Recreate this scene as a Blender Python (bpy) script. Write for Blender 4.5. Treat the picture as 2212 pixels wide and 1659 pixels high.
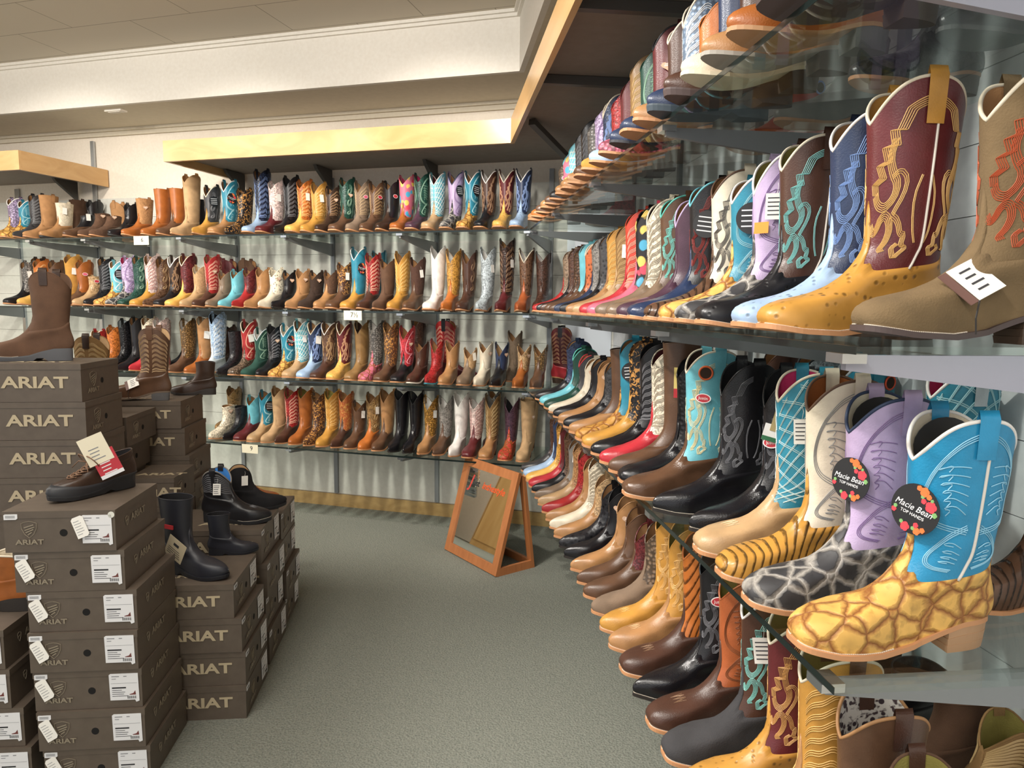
import bpy, bmesh, math, random
import numpy as np
from mathutils import Matrix, Vector, Quaternion
random.seed(7)
for o in list(bpy.data.objects): bpy.data.objects.remove(o)
SC = bpy.context.scene
COL = SC.collection
PI = math.pi
# ---------------------------------------------------------------- camera
CAM = Vector((0, 0, 1.5)); FPX = 1534.0
CR = Vector((0.99460427, -0.10313328, 0.01121895)); CU = Vector((0.00028787, 0.11088634, 0.99383305)); CF = Vector((0.10374129, 0.98846737, -0.11031772))
cam = bpy.data.objects.new('camera', bpy.data.cameras.new('camera')); COL.objects.link(cam)
m = Matrix((CR, CU, -CF)).transposed().to_4x4(); m.translation = CAM; cam.matrix_world = m
cam.data.sensor_width = 36; cam.data.lens = FPX / 2212 * 36; cam.data.clip_start = .05; cam.data.clip_end = 60
SC.camera = cam
SC.view_settings.view_transform = 'Standard'; SC.view_settings.look = 'None'; SC.view_settings.gamma = 1
SC.view_settings.use_curve_mapping = False; SC.view_settings.exposure = 0.4
# ---------------------------------------------------------------- world and lamps
W = bpy.data.worlds.new('world'); SC.world = W; W.use_nodes = True
W.node_tree.nodes['Background'].inputs[0].default_value = (0.95, 0.97, 1.0, 1); W.node_tree.nodes['Background'].inputs[1].default_value = 0.85
def area(name, loc, size, power, col=(1, .95, .87), rot=(0, 0, 0), sy=None):
    l = bpy.data.lights.new(name, 'AREA'); l.energy = power; l.color = col; l.size = size
    if sy: l.shape = 'RECTANGLE'; l.size_y = sy
    o = bpy.data.objects.new(name, l); COL.objects.link(o); o.location = loc; o.rotation_euler = rot
    return o
def spot(name, loc, to, power, ang=80, col=(1, .94, .85), rad=.06, blend=.6):
    l = bpy.data.lights.new(name, 'SPOT'); l.energy = power; l.color = col; l.spot_size = math.radians(ang); l.spot_blend = blend; l.shadow_soft_size = rad
    o = bpy.data.objects.new(name, l); COL.objects.link(o); o.location = loc
    o.rotation_euler = (Vector(to) - Vector(loc)).to_track_quat('-Z', 'Y').to_euler()
    return o
area('ceiling_or_fill_light', (-1.2, 1.2, 3.0), 1.2, 42, sy=2.2)
area('ceiling_or_fill_light', (-1.2, -2.0, 3.0), 2.0, 70, sy=2.2)
area('ceiling_or_fill_light', (-3.2, 3.2, 3.0), 1.2, 30, sy=1.2)
spot('ceiling_or_fill_spot', (-.55, 2.7, 2.98), (.35, 4.9, 1.2), 120, 75)
spot('ceiling_or_fill_spot', (-1.7, 3.1, 2.98), (-1.1, 5.3, 1.2), 120, 75)
spot('ceiling_or_fill_spot', (-3.0, 3.5, 2.98), (-2.4, 5.9, 1.2), 110, 75)
for tx, ty, tt in ((-2.6, .6, (-3.2, 5.6, 2.75)), (-1.4, .2, (-1.3, 4.8, 2.75)), (-.5, -.2, (.2, 4.3, 2.75))): spot('fascia_wash_spot', (tx, ty, 2.9), tt, 190, 62, rad=.12, blend=.9)  # unseen spots added to brighten the fascia and back wall
spot('ceiling_or_fill_spot', (-1.2, 1.2, 2.98), (1.1, 1.3, 1.1), 110, 80, col=(1, .96, .9))
spot('ceiling_or_fill_spot', (-1.2, 2.3, 2.98), (1.1, 2.6, 1.1), 105, 80, col=(1, .96, .9))
area('ceiling_or_fill_light', (-5.3, 3.6, 3.0), 1.2, 70, sy=1.2)  # unseen lamp added to light the left end that the mirror reflects
spot('ceiling_or_fill_spot', (-.7, .1, 2.98), (.75, 1.0, .8), 60, 70, col=(1, .97, .92))  # unseen spot added to brighten the near right shelves
# ---------------------------------------------------------------- geometry of the place
NX, NY = 0.37541367, 0.92685737        # back wall: normal (pointing away from the room), X and Y
NB = Vector((NX, NY, 0)); TB = Vector((NY, -NX, 0))   # TB runs to the right along the back wall
S_ = .95
DW = 4.618; DE = 4.206 * S_; XE = .5514 * S_; XW = 1.14
HS = [1.5 + (h - 1.5) * S_ for h in (1.9575, 1.4506, .9736, .5067)]
def ray(u, v): return CF + CR * ((u - 1106) / FPX) - CU * ((v - 829.5) / FPX)
def on_back(u, v, D):
    d = ray(u, v); return CAM + d * (D / d.dot(NB))
def on_x(u, v, X):
    d = ray(u, v); return CAM + d * (X / d.x)
def on_y(u, v, Y):
    d = ray(u, v); return CAM + d * (Y / d.y)
def on_z(u, v, Z):
    d = ray(u, v); return CAM + d * ((Z - 1.5) / d.z)
def corner(X, D): return Vector((X, (D - NX * X) / NY, 0))
# ---------------------------------------------------------------- colour and materials
def lin(c):
    c /= 255.0
    return c / 12.92 if c <= .04045 else ((c + .055) / 1.055) ** 2.4
PAL = dict(black='1b1a1d', charcoal='3a393b', darkbrown='38281f', brown='5c4231', taupe='7c6856', tan='a87c52', golden='bd8a40', cognac='9c5a2a', sand='b5946d', cream='d8ccb6', white='e6e1dc',
    burgundy='5e2528', red='9c2a2b', scarlet='c04434', teal='2f7f96', azure='2588b4', umber='705c40', turquoise='6bb3bf', lightblue='9db5d2', navy='2b3753', lavender='b7a2c4', pink='c96b80', palepink='dcc3bd', green='21443a', olive='8d8242',
    grey='85807b', orange='b96a30', yellow='dcac5a', silver='b9c3c8', purple='4a3240', steel='9a9c9c', rose='b3343c', mint='5fb7a8', magenta='c02c62', hazel='8a6a42', chocolate='4a3127', rust='a85a33', blue='3f86d0')
WORD = dict(darkbrown='dark brown', lightblue='pale blue', palepink='pale pink', sand='beige suede', hazel='olive brown', azure='bright turquoise', umber='dusty brown', steel='steel grey', rose='crimson', mint='mint green')
def wd(c): return WORD.get(c, c)
def rgb(h):
    h = PAL.get(h, h)
    return tuple(lin(int(h[i:i + 2], 16)) for i in (0, 2, 4)) + (1,)
MATS = {}
def mixn(nt, fac, a, b):
    n = nt.nodes.new('ShaderNodeMix'); n.data_type = 'RGBA'
    if isinstance(fac, (int, float)): n.inputs[0].default_value = fac
    else: nt.links.new(fac, n.inputs[0])
    for i, v in ((6, a), (7, b)):
        if isinstance(v, tuple): n.inputs[i].default_value = v
        else: nt.links.new(v, n.inputs[i])
    return n.outputs[2]
def node(nt, t, **k):
    n = nt.nodes.new(t)
    for a, v in k.items():
        if a.startswith('i_'): n.inputs[a[2:].replace('_', ' ')].default_value = v
        else: setattr(n, a, v)
    return n
def ramp(nt, src, p0, p1, c0=(0, 0, 0, 1), c1=(1, 1, 1, 1)):
    r = nt.nodes.new('ShaderNodeValToRGB'); nt.links.new(src, r.inputs[0]); e = r.color_ramp.elements
    e[0].position = p0; e[1].position = p1; e[0].color = c0; e[1].color = c1
    return r.outputs[0]
def mul(c, k): return tuple(min(1, v * k) for v in c[:3]) + (1,)
def base(name, color, rough=.5, metal=0.0, spec=.5):
    key = ('base', name, color, rough, metal)
    if key in MATS: return MATS[key]
    m = bpy.data.materials.new(name); m.use_nodes = True
    b = m.node_tree.nodes['Principled BSDF']; b.inputs['Base Color'].default_value = rgb(color) if isinstance(color, str) else color
    b.inputs['Roughness'].default_value = rough; b.inputs['Metallic'].default_value = metal; b.inputs['Specular IOR Level'].default_value = spec
    MATS[key] = m
    return m
def leather(spec, gloss=None):
    """spec 'colour' or 'colour:pattern'"""
    key = ('leather', spec, gloss)
    if key in MATS: return MATS[key]
    cn, _, pat = spec.partition(':')
    c = rgb(cn); m = bpy.data.materials.new('leather_' + cn + ('_' + pat if pat else '')); m.use_nodes = True
    nt = m.node_tree; b = nt.nodes['Principled BSDF']; L = nt.links.new
    tc = nt.nodes.new('ShaderNodeTexCoord'); co = tc.outputs['Object']
    nz = node(nt, 'ShaderNodeTexNoise', i_Scale=22.0, i_Detail=3.0); L(co, nz.inputs['Vector'])
    var = ramp(nt, nz.outputs[0], .3, .7)
    col = mixn(nt, var, mul(c, .86), mul(c, 1.14)); rough = .33; hgt = None; bs = .15
    fine = node(nt, 'ShaderNodeTexNoise', i_Scale=350.0, i_Detail=2.0); L(co, fine.inputs['Vector']); hgt = fine.outputs[0]
    if pat == 'suede': rough = .9; bs = .3
    if pat == 'gloss': rough = .18
    if pat == 'ostrich':
        v = node(nt, 'ShaderNodeTexVoronoi', i_Scale=62.0, i_Randomness=.55); L(co, v.inputs['Vector'])
        d = ramp(nt, v.outputs['Distance'], .12, .30); col = mixn(nt, d, mul(c, .42), col); hgt = d; bs = .35
    if pat == 'fish':
        v = node(nt, 'ShaderNodeTexVoronoi', feature='DISTANCE_TO_EDGE', i_Scale=27.0, i_Randomness=.5)
        mp = node(nt, 'ShaderNodeMapping'); mp.inputs['Rotation'].default_value = (.4, .5, .75); L(co, mp.inputs[0])
        n2 = node(nt, 'ShaderNodeTexNoise', i_Scale=60.0, i_Detail=3.0); L(co, n2.inputs['Vector'])
        ad = mixn(nt, .010, mp.outputs[0], n2.outputs['Color']); L(ad, v.inputs['Vector'])
        d = ramp(nt, v.outputs['Distance'], .0, .16)
        edge = rgb('8a5428') if sum(c[:3]) > .5 else rgb('a8a29a')
        v2 = node(nt, 'ShaderNodeTexVoronoi', i_Scale=27.0, i_Randomness=.5); L(ad, v2.inputs['Vector'])
        spotc = ramp(nt, v2.outputs['Distance'], .05, .32); c1 = mixn(nt, spotc, mul(c, .78), col)
        c2 = mixn(nt, ramp(nt, n2.outputs[0], .55, .75), c1, mul(c, .62))
        col = mixn(nt, d, edge, c2); hgt = d; bs = .9; rough = .5
    if pat == 'caiman':
        mp = node(nt, 'ShaderNodeMapping'); mp.inputs['Rotation'].default_value = (0, .35, 0); L(co, mp.inputs[0])
        sx = nt.nodes.new('ShaderNodeSeparateXYZ'); L(mp.outputs[0], sx.inputs[0])
        br = node(nt, 'ShaderNodeMath', operation='MULTIPLY'); L(sx.outputs[0], br.inputs[0]); br.inputs[1].default_value = 72.0
        fr = node(nt, 'ShaderNodeMath', operation='FRACT'); L(br.outputs[0], fr.inputs[0])
        band = ramp(nt, fr.outputs[0], .06, .22); n3 = node(nt, 'ShaderNodeTexNoise', i_Scale=90.0); L(co, n3.inputs['Vector'])
        dark = mixn(nt, ramp(nt, n3.outputs[0], .42, .6), mul(c, .28), mul(c, .7))
        bb = ramp(nt, fr.outputs[0], .30, .40); cx = mixn(nt, bb, dark, col)
        col = mixn(nt, band, mul(c, .3), cx); hgt = band; bs = .6; rough = .25
    if pat in ('snake', 'camo', 'leopard', 'patch', 'floral', 'fur', 'quilt', 'embro', 'tooled'):
        sc = dict(snake=75., camo=38., leopard=75., patch=60., floral=30., fur=60., quilt=40., embro=80., tooled=85.)[pat]
        v = node(nt, 'ShaderNodeTexVoronoi', i_Scale=sc, i_Randomness=1.0 if pat != 'snake' else .6); L(co, v.inputs['Vector'])
        n3 = node(nt, 'ShaderNodeTexNoise', i_Scale=sc * .8, i_Detail=3.0, i_Distortion=1.2); L(co, n3.inputs['Vector'])
        if pat == 'snake':
            d = ramp(nt, v.outputs['Distance'], .15, .55); col = mixn(nt, d, mul(c, 1.35), mul(c, .35)); hgt = d; bs = .4
        elif pat == 'camo':
            col = mixn(nt, ramp(nt, n3.outputs[0], .46, .54), mul(c, .35), mul(c, 1.3)); hgt = n3.outputs[0]; bs = .5
        elif pat == 'leopard':
            d = ramp(nt, v.outputs['Distance'], .32, .40); n4 = ramp(nt, n3.outputs[0], .40, .50)
            col = mixn(nt, d, rgb('3a2c33'), rgb('d8d2cc')); col = mixn(nt, n4, rgb('4a3a3e'), col); rough = .8
        elif pat == 'patch':
            col = mixn(nt, ramp(nt, v.outputs['Distance'], .2, .45), mul(c, .45), mul(c, 1.5)); hgt = v.outputs['Distance']; bs = .5
        elif pat == 'floral':
            hs = node(nt, 'ShaderNodeValToRGB'); L(v.outputs['Color'], hs.inputs[0]); e = hs.color_ramp.elements; hs.color_ramp.interpolation = 'CONSTANT'
            e[0].color = c; e[1].position = .75; e[1].color = rgb('4a9ec0'); e2 = e.new(.45); e2.color = rgb('d8485e'); e3 = e.new(.6); e3.color = rgb('dfbf62')
            col = mixn(nt, ramp(nt, v.outputs['Distance'], .5, .62), hs.outputs[0], c); rough = .5
        elif pat == 'fur':
            col = mixn(nt, n3.outputs[0], mul(c, .55), mul(c, 1.35)); hgt = n3.outputs[0]; bs = 1.0; rough = .95
        elif pat == 'quilt': rough = .35
        elif pat == 'embro':
            col = mixn(nt, ramp(nt, n3.outputs[0], .52, .58), c, rgb('c08a4a')); hgt = n3.outputs[0]; bs = .5
        elif pat == 'tooled':
            col = mixn(nt, ramp(nt, n3.outputs[0], .42, .55), mul(c, .55), mul(c, 1.25)); hgt = n3.outputs[0]; bs = .8
    L(col, b.inputs['Base Color']); b.inputs['Roughness'].default_value = gloss if gloss is not None else rough
    b.inputs['Specular IOR Level'].default_value = .45
    bu = node(nt, 'ShaderNodeBump', i_Strength=bs, i_Distance=.003); L(hgt, bu.inputs['Height']); L(bu.outputs[0], b.inputs['Normal'])
    MATS[key] = m
    return m
def noisy(name, ca, cb, scale, rough=.8, bump=.3, dist=.004, detail=4., metal=0.0):
    if name in MATS: return MATS[name]
    m = bpy.data.materials.new(name); m.use_nodes = True; nt = m.node_tree; b = nt.nodes['Principled BSDF']
    tc = nt.nodes.new('ShaderNodeTexCoord'); n = node(nt, 'ShaderNodeTexNoise', i_Scale=scale, i_Detail=detail); nt.links.new(tc.outputs['Object'], n.inputs['Vector'])
    nt.links.new(mixn(nt, ramp(nt, n.outputs[0], .3, .7), rgb(ca), rgb(cb)), b.inputs['Base Color'])
    b.inputs['Roughness'].default_value = rough; b.inputs['Metallic'].default_value = metal
    bu = node(nt, 'ShaderNodeBump', i_Strength=bump, i_Distance=dist); nt.links.new(n.outputs[0], bu.inputs['Height']); nt.links.new(bu.outputs[0], b.inputs['Normal'])
    MATS[name] = m
    return m
def wood(name, ca, cb, axis, rough=.35, sc=1.0):
    if name in MATS: return MATS[name]
    m = bpy.data.materials.new(name); m.use_nodes = True; nt = m.node_tree; b = nt.nodes['Principled BSDF']
    tc = nt.nodes.new('ShaderNodeTexCoord'); mp = node(nt, 'ShaderNodeMapping')
    s = [26., 26., 26.]; s[axis] = 1.6; mp.inputs['Scale'].default_value = [v * sc for v in s]; nt.links.new(tc.outputs['Object'], mp.inputs[0])
    n = node(nt, 'ShaderNodeTexNoise', i_Scale=1.0, i_Detail=5.0, i_Distortion=1.4); nt.links.new(mp.outputs[0], n.inputs['Vector'])
    nt.links.new(mixn(nt, ramp(nt, n.outputs[0], .35, .65), rgb(ca), rgb(cb)), b.inputs['Base Color']); b.inputs['Roughness'].default_value = rough
    MATS[name] = m
    return m
def glass_mat():
    m = bpy.data.materials.new('shelf_glass'); m.use_nodes = True; nt = m.node_tree; nt.nodes.remove(nt.nodes['Principled BSDF'])
    out = nt.nodes['Material Output']; t = nt.nodes.new('ShaderNodeBsdfTransparent'); t.inputs[0].default_value = (.93, .965, .95, 1)
    g = nt.nodes.new('ShaderNodeBsdfGlossy'); g.inputs['Roughness'].default_value = .015; g.inputs[0].default_value = (.9, .95, .93, 1)
    lw = node(nt, 'ShaderNodeLayerWeight', i_Blend=.5); pw = node(nt, 'ShaderNodeMath', operation='POWER'); pw.inputs[1].default_value = 5.0; nt.links.new(lw.outputs['Facing'], pw.inputs[0])
    f = node(nt, 'ShaderNodeMath', operation='MULTIPLY_ADD'); f.inputs[1].default_value = .6; f.inputs[2].default_value = .03; nt.links.new(pw.outputs[0], f.inputs[0]); mx = nt.nodes.new('ShaderNodeMixShader')
    nt.links.new(f.outputs[0], mx.inputs[0]); nt.links.new(t.outputs[0], mx.inputs[1]); nt.links.new(g.outputs[0], mx.inputs[2]); nt.links.new(mx.outputs[0], out.inputs[0])
    return m
M_GLASS = glass_mat(); M_EDGE = base('glass_edge', '1a2322', .15)
M_METAL = base('bracket_metal', '85888a', .45, .35); M_CHROME = base('chrome', 'b8bdc2', .25, .9)
M_DARKMETAL = base('dark_bracket_paint', '55524e', .5, .3)
# ---------------------------------------------------------------- mesh helpers
def mesh(name, verts, faces, smooth=False, uv=None):
    me = bpy.data.meshes.new(name); me.from_pydata([tuple(map(float, v)) for v in verts], [], [list(map(int, f)) for f in faces])
    if smooth: me.polygons.foreach_set('use_smooth', [True] * len(me.polygons))
    me.update()
    return me
def link(name, me, mat, parent=None, loc=None, rot=None):
    o = bpy.data.objects.new(name, me); COL.objects.link(o)
    if mat is not None:
        if len(me.materials) == 0: me.materials.append(None)
        o.material_slots[0].link = 'OBJECT'; o.material_slots[0].material = mat
    if parent: o.parent = parent
    if loc is not None: o.location = loc
    if rot is not None: o.rotation_euler = rot
    return o
class MB:
    def __init__(s): s.v = []; s.f = []
    def add(s, v, f):
        k = len(s.v); s.v += [tuple(p) for p in v]; s.f += [[i + k for i in q] for q in f]; return s
    def box(s, a, b, M=None):
        (x0, y0, z0), (x1, y1, z1) = a, b
        v = [(x0, y0, z0), (x1, y0, z0), (x1, y1, z0), (x0, y1, z0), (x0, y0, z1), (x1, y0, z1), (x1, y1, z1), (x0, y1, z1)]
        if M: v = [M @ Vector(p) for p in v]
        return s.add(v, [(0, 3, 2, 1), (4, 5, 6, 7), (0, 1, 5, 4), (1, 2, 6, 5), (2, 3, 7, 6), (3, 0, 4, 7)])
    def beam(s, p, q, w, h, up=(0, 0, 1)):
        p, q = Vector(p), Vector(q); d = (q - p).normalized(); r = d.cross(Vector(up)).normalized(); u = r.cross(d)
        v = []
        for c in (p, q):
            for a, b in ((-1, -1), (1, -1), (1, 1), (-1, 1)): v.append(c + r * a * w / 2 + u * b * h / 2)
        return s.add(v, [(3, 2, 1, 0), (4, 5, 6, 7), (0, 1, 5, 4), (1, 2, 6, 5), (2, 3, 7, 6), (3, 0, 4, 7)])
    def prism(s, poly, n0, n1):
        """poly: points, swept from offset n0 to n1"""
        k = len(poly); v = [Vector(p) + Vector(n0) for p in poly] + [Vector(p) + Vector(n1) for p in poly]
        return s.add(v, [list(range(k))[::-1], list(range(k, 2 * k))] + [(i, (i + 1) % k, k + (i + 1) % k, k + i) for i in range(k)])
    def tube(s, pts, r, n=6, closed=False):
        pts = [Vector(p) for p in pts]; m_ = len(pts); k = len(s.v); prev = None
        for i, p in enumerate(pts):
            a = pts[i - 1] if (i or closed) else p; b = pts[(i + 1) % m_] if (i < m_ - 1 or closed) else p
            d = (b - a).normalized() if (b - a).length > 1e-9 else Vector((0, 0, 1))
            if prev is None: u = d.orthogonal().normalized()
            else: u = (prev - d * prev.dot(d)); u = u.normalized() if u.length > 1e-6 else d.orthogonal().normalized()
            prev = u; w = d.cross(u)
            for j in range(n):
                t = 2 * PI * j / n; s.v.append(tuple(p + (u * math.cos(t) + w * math.sin(t)) * r))
        for i in range(m_ if closed else m_ - 1):
            for j in range(n):
                a = k + i * n; b = k + ((i + 1) % m_) * n; s.f.append([a + j, a + (j + 1) % n, b + (j + 1) % n, b + j])
        if not closed: s.f.append([k + j for j in range(n)][::-1]); s.f.append([k + (m_ - 1) * n + j for j in range(n)])
        return s
    def disc(s, c, r, t, n=24, ax=(1, 0, 0), ay=(0, 1, 0), ry=None):
        ax, ay = Vector(ax).normalized(), Vector(ay).normalized(); nn = ax.cross(ay); ry = ry or r
        return s.prism([Vector(c) + ax * r * math.cos(2 * PI * i / n) + ay * ry * math.sin(2 * PI * i / n) for i in range(n)], nn * 0, nn * t)
    def build(s, name, mat, parent=None, smooth=False, loc=None, rot=None):
        return link(name, mesh(name, s.v, s.f, smooth), mat, parent, loc, rot)
def tag(o, label=None, cat=None, group=None, kind=None):
    if label: o['label'] = label
    if cat: o['category'] = cat
    if group: o['group'] = group
    if kind: o['kind'] = kind
    return o
def empty(name, loc, rz=0, label=None, cat=None, group=None):
    o = bpy.data.objects.new(name, None); COL.objects.link(o); o.location = loc; o.rotation_euler = (0, 0, rz); o.empty_display_size = .05
    return tag(o, label, cat, group)
def structure(name, mb, mat): return tag(mb.build(name, mat), kind='structure')
TXT = {}
def text_mesh(body, size, ext=.0004, offset=0.0, shear=0.0, align='CENTER', sx=1.0):
    key = (body, size, ext, offset, shear, align, sx)
    if key in TXT: return TXT[key]
    cu = bpy.data.curves.new('t', 'FONT'); cu.body = body; cu.size = size; cu.extrude = ext; cu.offset = offset; cu.shear = shear; cu.align_x = align; cu.align_y = 'CENTER'; cu.resolution_u = 3
    o = bpy.data.objects.new('t', cu); COL.objects.link(o); dg = bpy.context.evaluated_depsgraph_get()
    me = bpy.data.meshes.new_from_object(o.evaluated_get(dg)); bpy.data.objects.remove(o)
    if sx != 1.0:
        for v in me.vertices: v.co.x *= sx
    TXT[key] = me
    return me
def frame_mat(origin, right, up):
    r = Vector(right).normalized(); u = Vector(up); u = (u - r * u.dot(r)).normalized(); n = r.cross(u)
    M = Matrix((r, u, n)).transposed().to_4x4(); M.translation = Vector(origin); return M
def put_text(name, body, size, M, mat, parent, **k):
    o = link(name, text_mesh(body, size, **k), mat, parent); o.matrix_local = M; return o
# ---------------------------------------------------------------- room
def P(T, D, z=0.0):                       # point at T along the back wall, D away from the camera side
    v = TB * T + NB * D; return Vector((v.x, v.y, z))
TC = (corner(XW, DW)).dot(TB)             # wall corner along T
def carpet():
    m = bpy.data.materials.new('carpet'); m.use_nodes = True; nt = m.node_tree; b = nt.nodes['Principled BSDF']; L = nt.links.new
    tc = nt.nodes.new('ShaderNodeTexCoord'); n = node(nt, 'ShaderNodeTexNoise', i_Scale=160.0, i_Detail=3.0); L(tc.outputs['Object'], n.inputs['Vector'])
    v = node(nt, 'ShaderNodeTexVoronoi', i_Scale=130.0); L(tc.outputs['Object'], v.inputs['Vector'])
    c1 = mixn(nt, ramp(nt, n.outputs[0], .35, .65), rgb('62665f'), rgb('868a80')); col = mixn(nt, ramp(nt, v.outputs['Distance'], .1, .6), c1, mixn(nt, .5, c1, rgb('8e8e84')))
    L(col, b.inputs['Base Color']); b.inputs['Roughness'].default_value = .95; b.inputs['Specular IOR Level'].default_value = .1
    bu = node(nt, 'ShaderNodeBump', i_Strength=.6, i_Distance=.004); L(v.outputs['Distance'], bu.inputs['Height']); L(bu.outputs[0], b.inputs['Normal'])
    return m
fl = MB(); cB = corner(XW, DW); cL = P(-8.0, DW)
fl.prism([(XW, -4, 0), (cB.x, cB.y, 0), (cL.x, cL.y, 0), (cL.x, -4, 0)], (0, 0, -.05), (0, 0, 0)); structure('floor', fl, carpet())
M_WALL = noisy('wall_paint', 'ddd2c2', 'e4dacb', 60, .9, .05, .001); M_GREY = noisy('slat_panel_paint', 'c9c8bf', 'd1d0c7', 40, .7, .04, .001)
b = MB(); b.prism([P(-8, DW), P(TC, DW), P(TC + .1, DW + .1), P(-8, DW + .1)], (0, 0, 0), (0, 0, 3.3)); structure('wall_back', b, M_WALL)
b = MB(); b.box((XW, -4, 0), (XW + .1, cB.y + .1, 3.3)); structure('wall_right', b, M_WALL)
b = MB(); b.prism([P(-7.6, DW), P(-7.6, -1.0), P(-7.5, -1.0), P(-7.5, DW)], (0, 0, 0), (0, 0, 3.3)); structure('wall_left', b, M_WALL)
wp = empty('cabinet', P(-6.9, 3.62), -math.atan2(NX, NY), 'low maple cabinet added out of view to give the floor mirror a wooden reflection', 'cabinet')  # out-of-view cabinet, added so the mirror reflects a wood tone
MB().box((-.3, -.22, 0), (.3, .22, 1.25)).build('body', wood('cabinet_maple', 'c99a5c', 'd8ab6e', 2, .4, .3), wp); MB().box((.3, -.20, .08), (.315, .20, 1.21)).build('side_panel', wood('cabinet_maple', 'c99a5c', 'd8ab6e', 2, .4, .3), wp)
# slat wall panelling on both walls
b = MB(); z = .50
b.prism([P(-8, DW - .010), P(TC, DW - .010), P(TC, DW), P(-8, DW)], (0, 0, .095), (0, 0, z - .002))
while z < 2.15:
    b.prism([P(-8, DW - .010), P(TC, DW - .010), P(TC, DW), P(-8, DW)], (0, 0, z), (0, 0, z + .148)); z += .15
structure('trim_1', b, M_GREY)
b = MB(); z = .50; b.box((XW - .010, .2, .095), (XW, cB.y, z - .004))
while z < 2.15: b.box((XW - .010, .2, z), (XW, cB.y - .002, z + .148)); z += .15
structure('trim_2', b, noisy('slat_panel_paint_right', 'c6cacc', 'cfd3d4', 40, .6, .04, .001))
pw0 = on_back(1222, 720, DW - .012).dot(TB); b = MB(); b.prism([P(pw0, DW - .016), P(TC - .02, DW - .016), P(TC - .02, DW - .010), P(pw0, DW - .010)], (0, 0, .15), (0, 0, 2.1)); structure('trim_7', b, base('white_wall_sheet', 'd6dee6', .4))
# wooden baseboards
M_BASE = wood('baseboard_wood', 'a98a58', 'bb9c68', 0, .4, .5)
b = MB(); b.prism([P(-8, DW - .026), P(TC - .01, DW - .026), P(TC, DW - .010), P(-8, DW - .010)], (0, 0, 0), (0, 0, .09)); structure('baseboard_back', b, M_BASE)
b = MB(); b.box((XW - .026, .2, 0), (XW - .010, cB.y - .03, .09)); structure('baseboard_right', b, wood('baseboard_wood_y', 'a98a58', 'bb9c68', 1, .4, .5))
# ceiling: lower soffit along the walls, raised tiled field
ZS, ZT, DF, XF = 2.82, 3.15, 4.04, .46
def tiles():
    m = bpy.data.materials.new('ceiling_tiles'); m.use_nodes = True; nt = m.node_tree; bb = nt.nodes['Principled BSDF']; L = nt.links.new
    tc = nt.nodes.new('ShaderNodeTexCoord'); mp = node(nt, 'ShaderNodeMapping'); mp.inputs['Rotation'].default_value = (0, 0, math.atan2(NX, NY)); mp.inputs['Location'].default_value = (.41, -.65, 0); L(tc.outputs['Object'], mp.inputs[0])
    br = node(nt, 'ShaderNodeTexBrick', i_Scale=1.0); br.inputs['Mortar Size'].default_value = .0028; br.inputs['Brick Width'].default_value = .86; br.inputs['Row Height'].default_value = .37; br.inputs['Mortar Smooth'].default_value = .2
    br.inputs['Color1'].default_value = rgb('c9bfae'); br.inputs['Color2'].default_value = rgb('cdc3b2'); br.inputs['Mortar'].default_value = rgb('8f8676'); L(mp.outputs[0], br.inputs['Vector'])
    L(br.outputs['Color'], bb.inputs['Base Color']); bb.inputs['Roughness'].default_value = .9; return m
fc = corner(XF, DF)
b = MB(); b.prism([(XF, -4, 0), (fc.x, fc.y, 0), P(-8, DF), (P(-8, DF).x, -4, 0)], (0, 0, ZT), (0, 0, ZT + .06)); structure('ceiling', b, tiles())
M_SOF = noisy('soffit_paint', 'cdc3ae', 'd3c9b4', 30, .9, .03, .001)
fi = corner(XF + .03, DF + .03); b = MB(); b.prism([P(-8, DF + .03), (fi.x, fi.y, 0), (XF + .03, -4, 0), (XW, -4, 0), (cB.x, cB.y, 0), P(-8, DW)][::-1], (0, 0, ZS), (0, 0, ZS + .03)); structure('trim_3', b, M_SOF)
M_WHITE = noisy('fascia_paint', 'e2dcd2', 'e8e3da', 50, .85, .06, .001)
b = MB(); t = .03
def off(X, D): c = corner(X, D); return c
o1, o2 = corner(XF, DF), corner(XF + t, DF + t)
b.prism([P(-8, DF), o1, o2, P(-8, DF + t)], (0, 0, ZS), (0, 0, ZT)); b.prism([o1, (XF, -4, 0), (XF + t, -4, 0), o2], (0, 0, ZS), (0, 0, ZT)); structure('trim_4', b, M_WHITE)
b = MB()
for k, (a0, a1, zz0, zz1) in enumerate(((.0, .035, ZT - .018, ZT), (.0, .018, ZT - .036, ZT - .018))):
    i1 = corner(XF - a1, DF - a1); b.prism([P(-8, DF - a1), i1, o1, P(-8, DF)], (0, 0, zz0), (0, 0, zz1)); b.prism([i1, (XF - a1, -4, 0), (XF, -4, 0), o1], (0, 0, zz0), (0, 0, zz1))
structure('trim_5', b, M_WHITE)
b = MB()
for a1, zz0, zz1 in ((.05, ZS - .02, ZS), (.025, ZS - .05, ZS - .02)):
    i1 = corner(XW - a1, DW - a1); b.prism([P(-8, DW - a1), i1, cB, P(-8, DW)], (0, 0, zz0), (0, 0, zz1)); b.prism([i1, (XW - a1, -4, 0), (XW, -4, 0), cB], (0, 0, zz0), (0, 0, zz1))
structure('trim_6', b, noisy('crown_paint', 'd0c6b2', 'd6ccb8', 50, .85, .03, .001))
v = empty('ceiling_vent', (-2.233, 5.39, ZS), -math.atan2(NX, NY), 'small white rectangular fitting on the beige soffit above the back wall', 'vent')
MB().box((-.07, -.03, -.012), (.07, .03, 0)).build('frame', base('vent_white', 'e6dfd4', .5), v); MB().box((-.05, -.018, -.016), (.05, .018, -.012)).build('cover', base('vent_cover', 'd6cfc4', .5), v)
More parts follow.
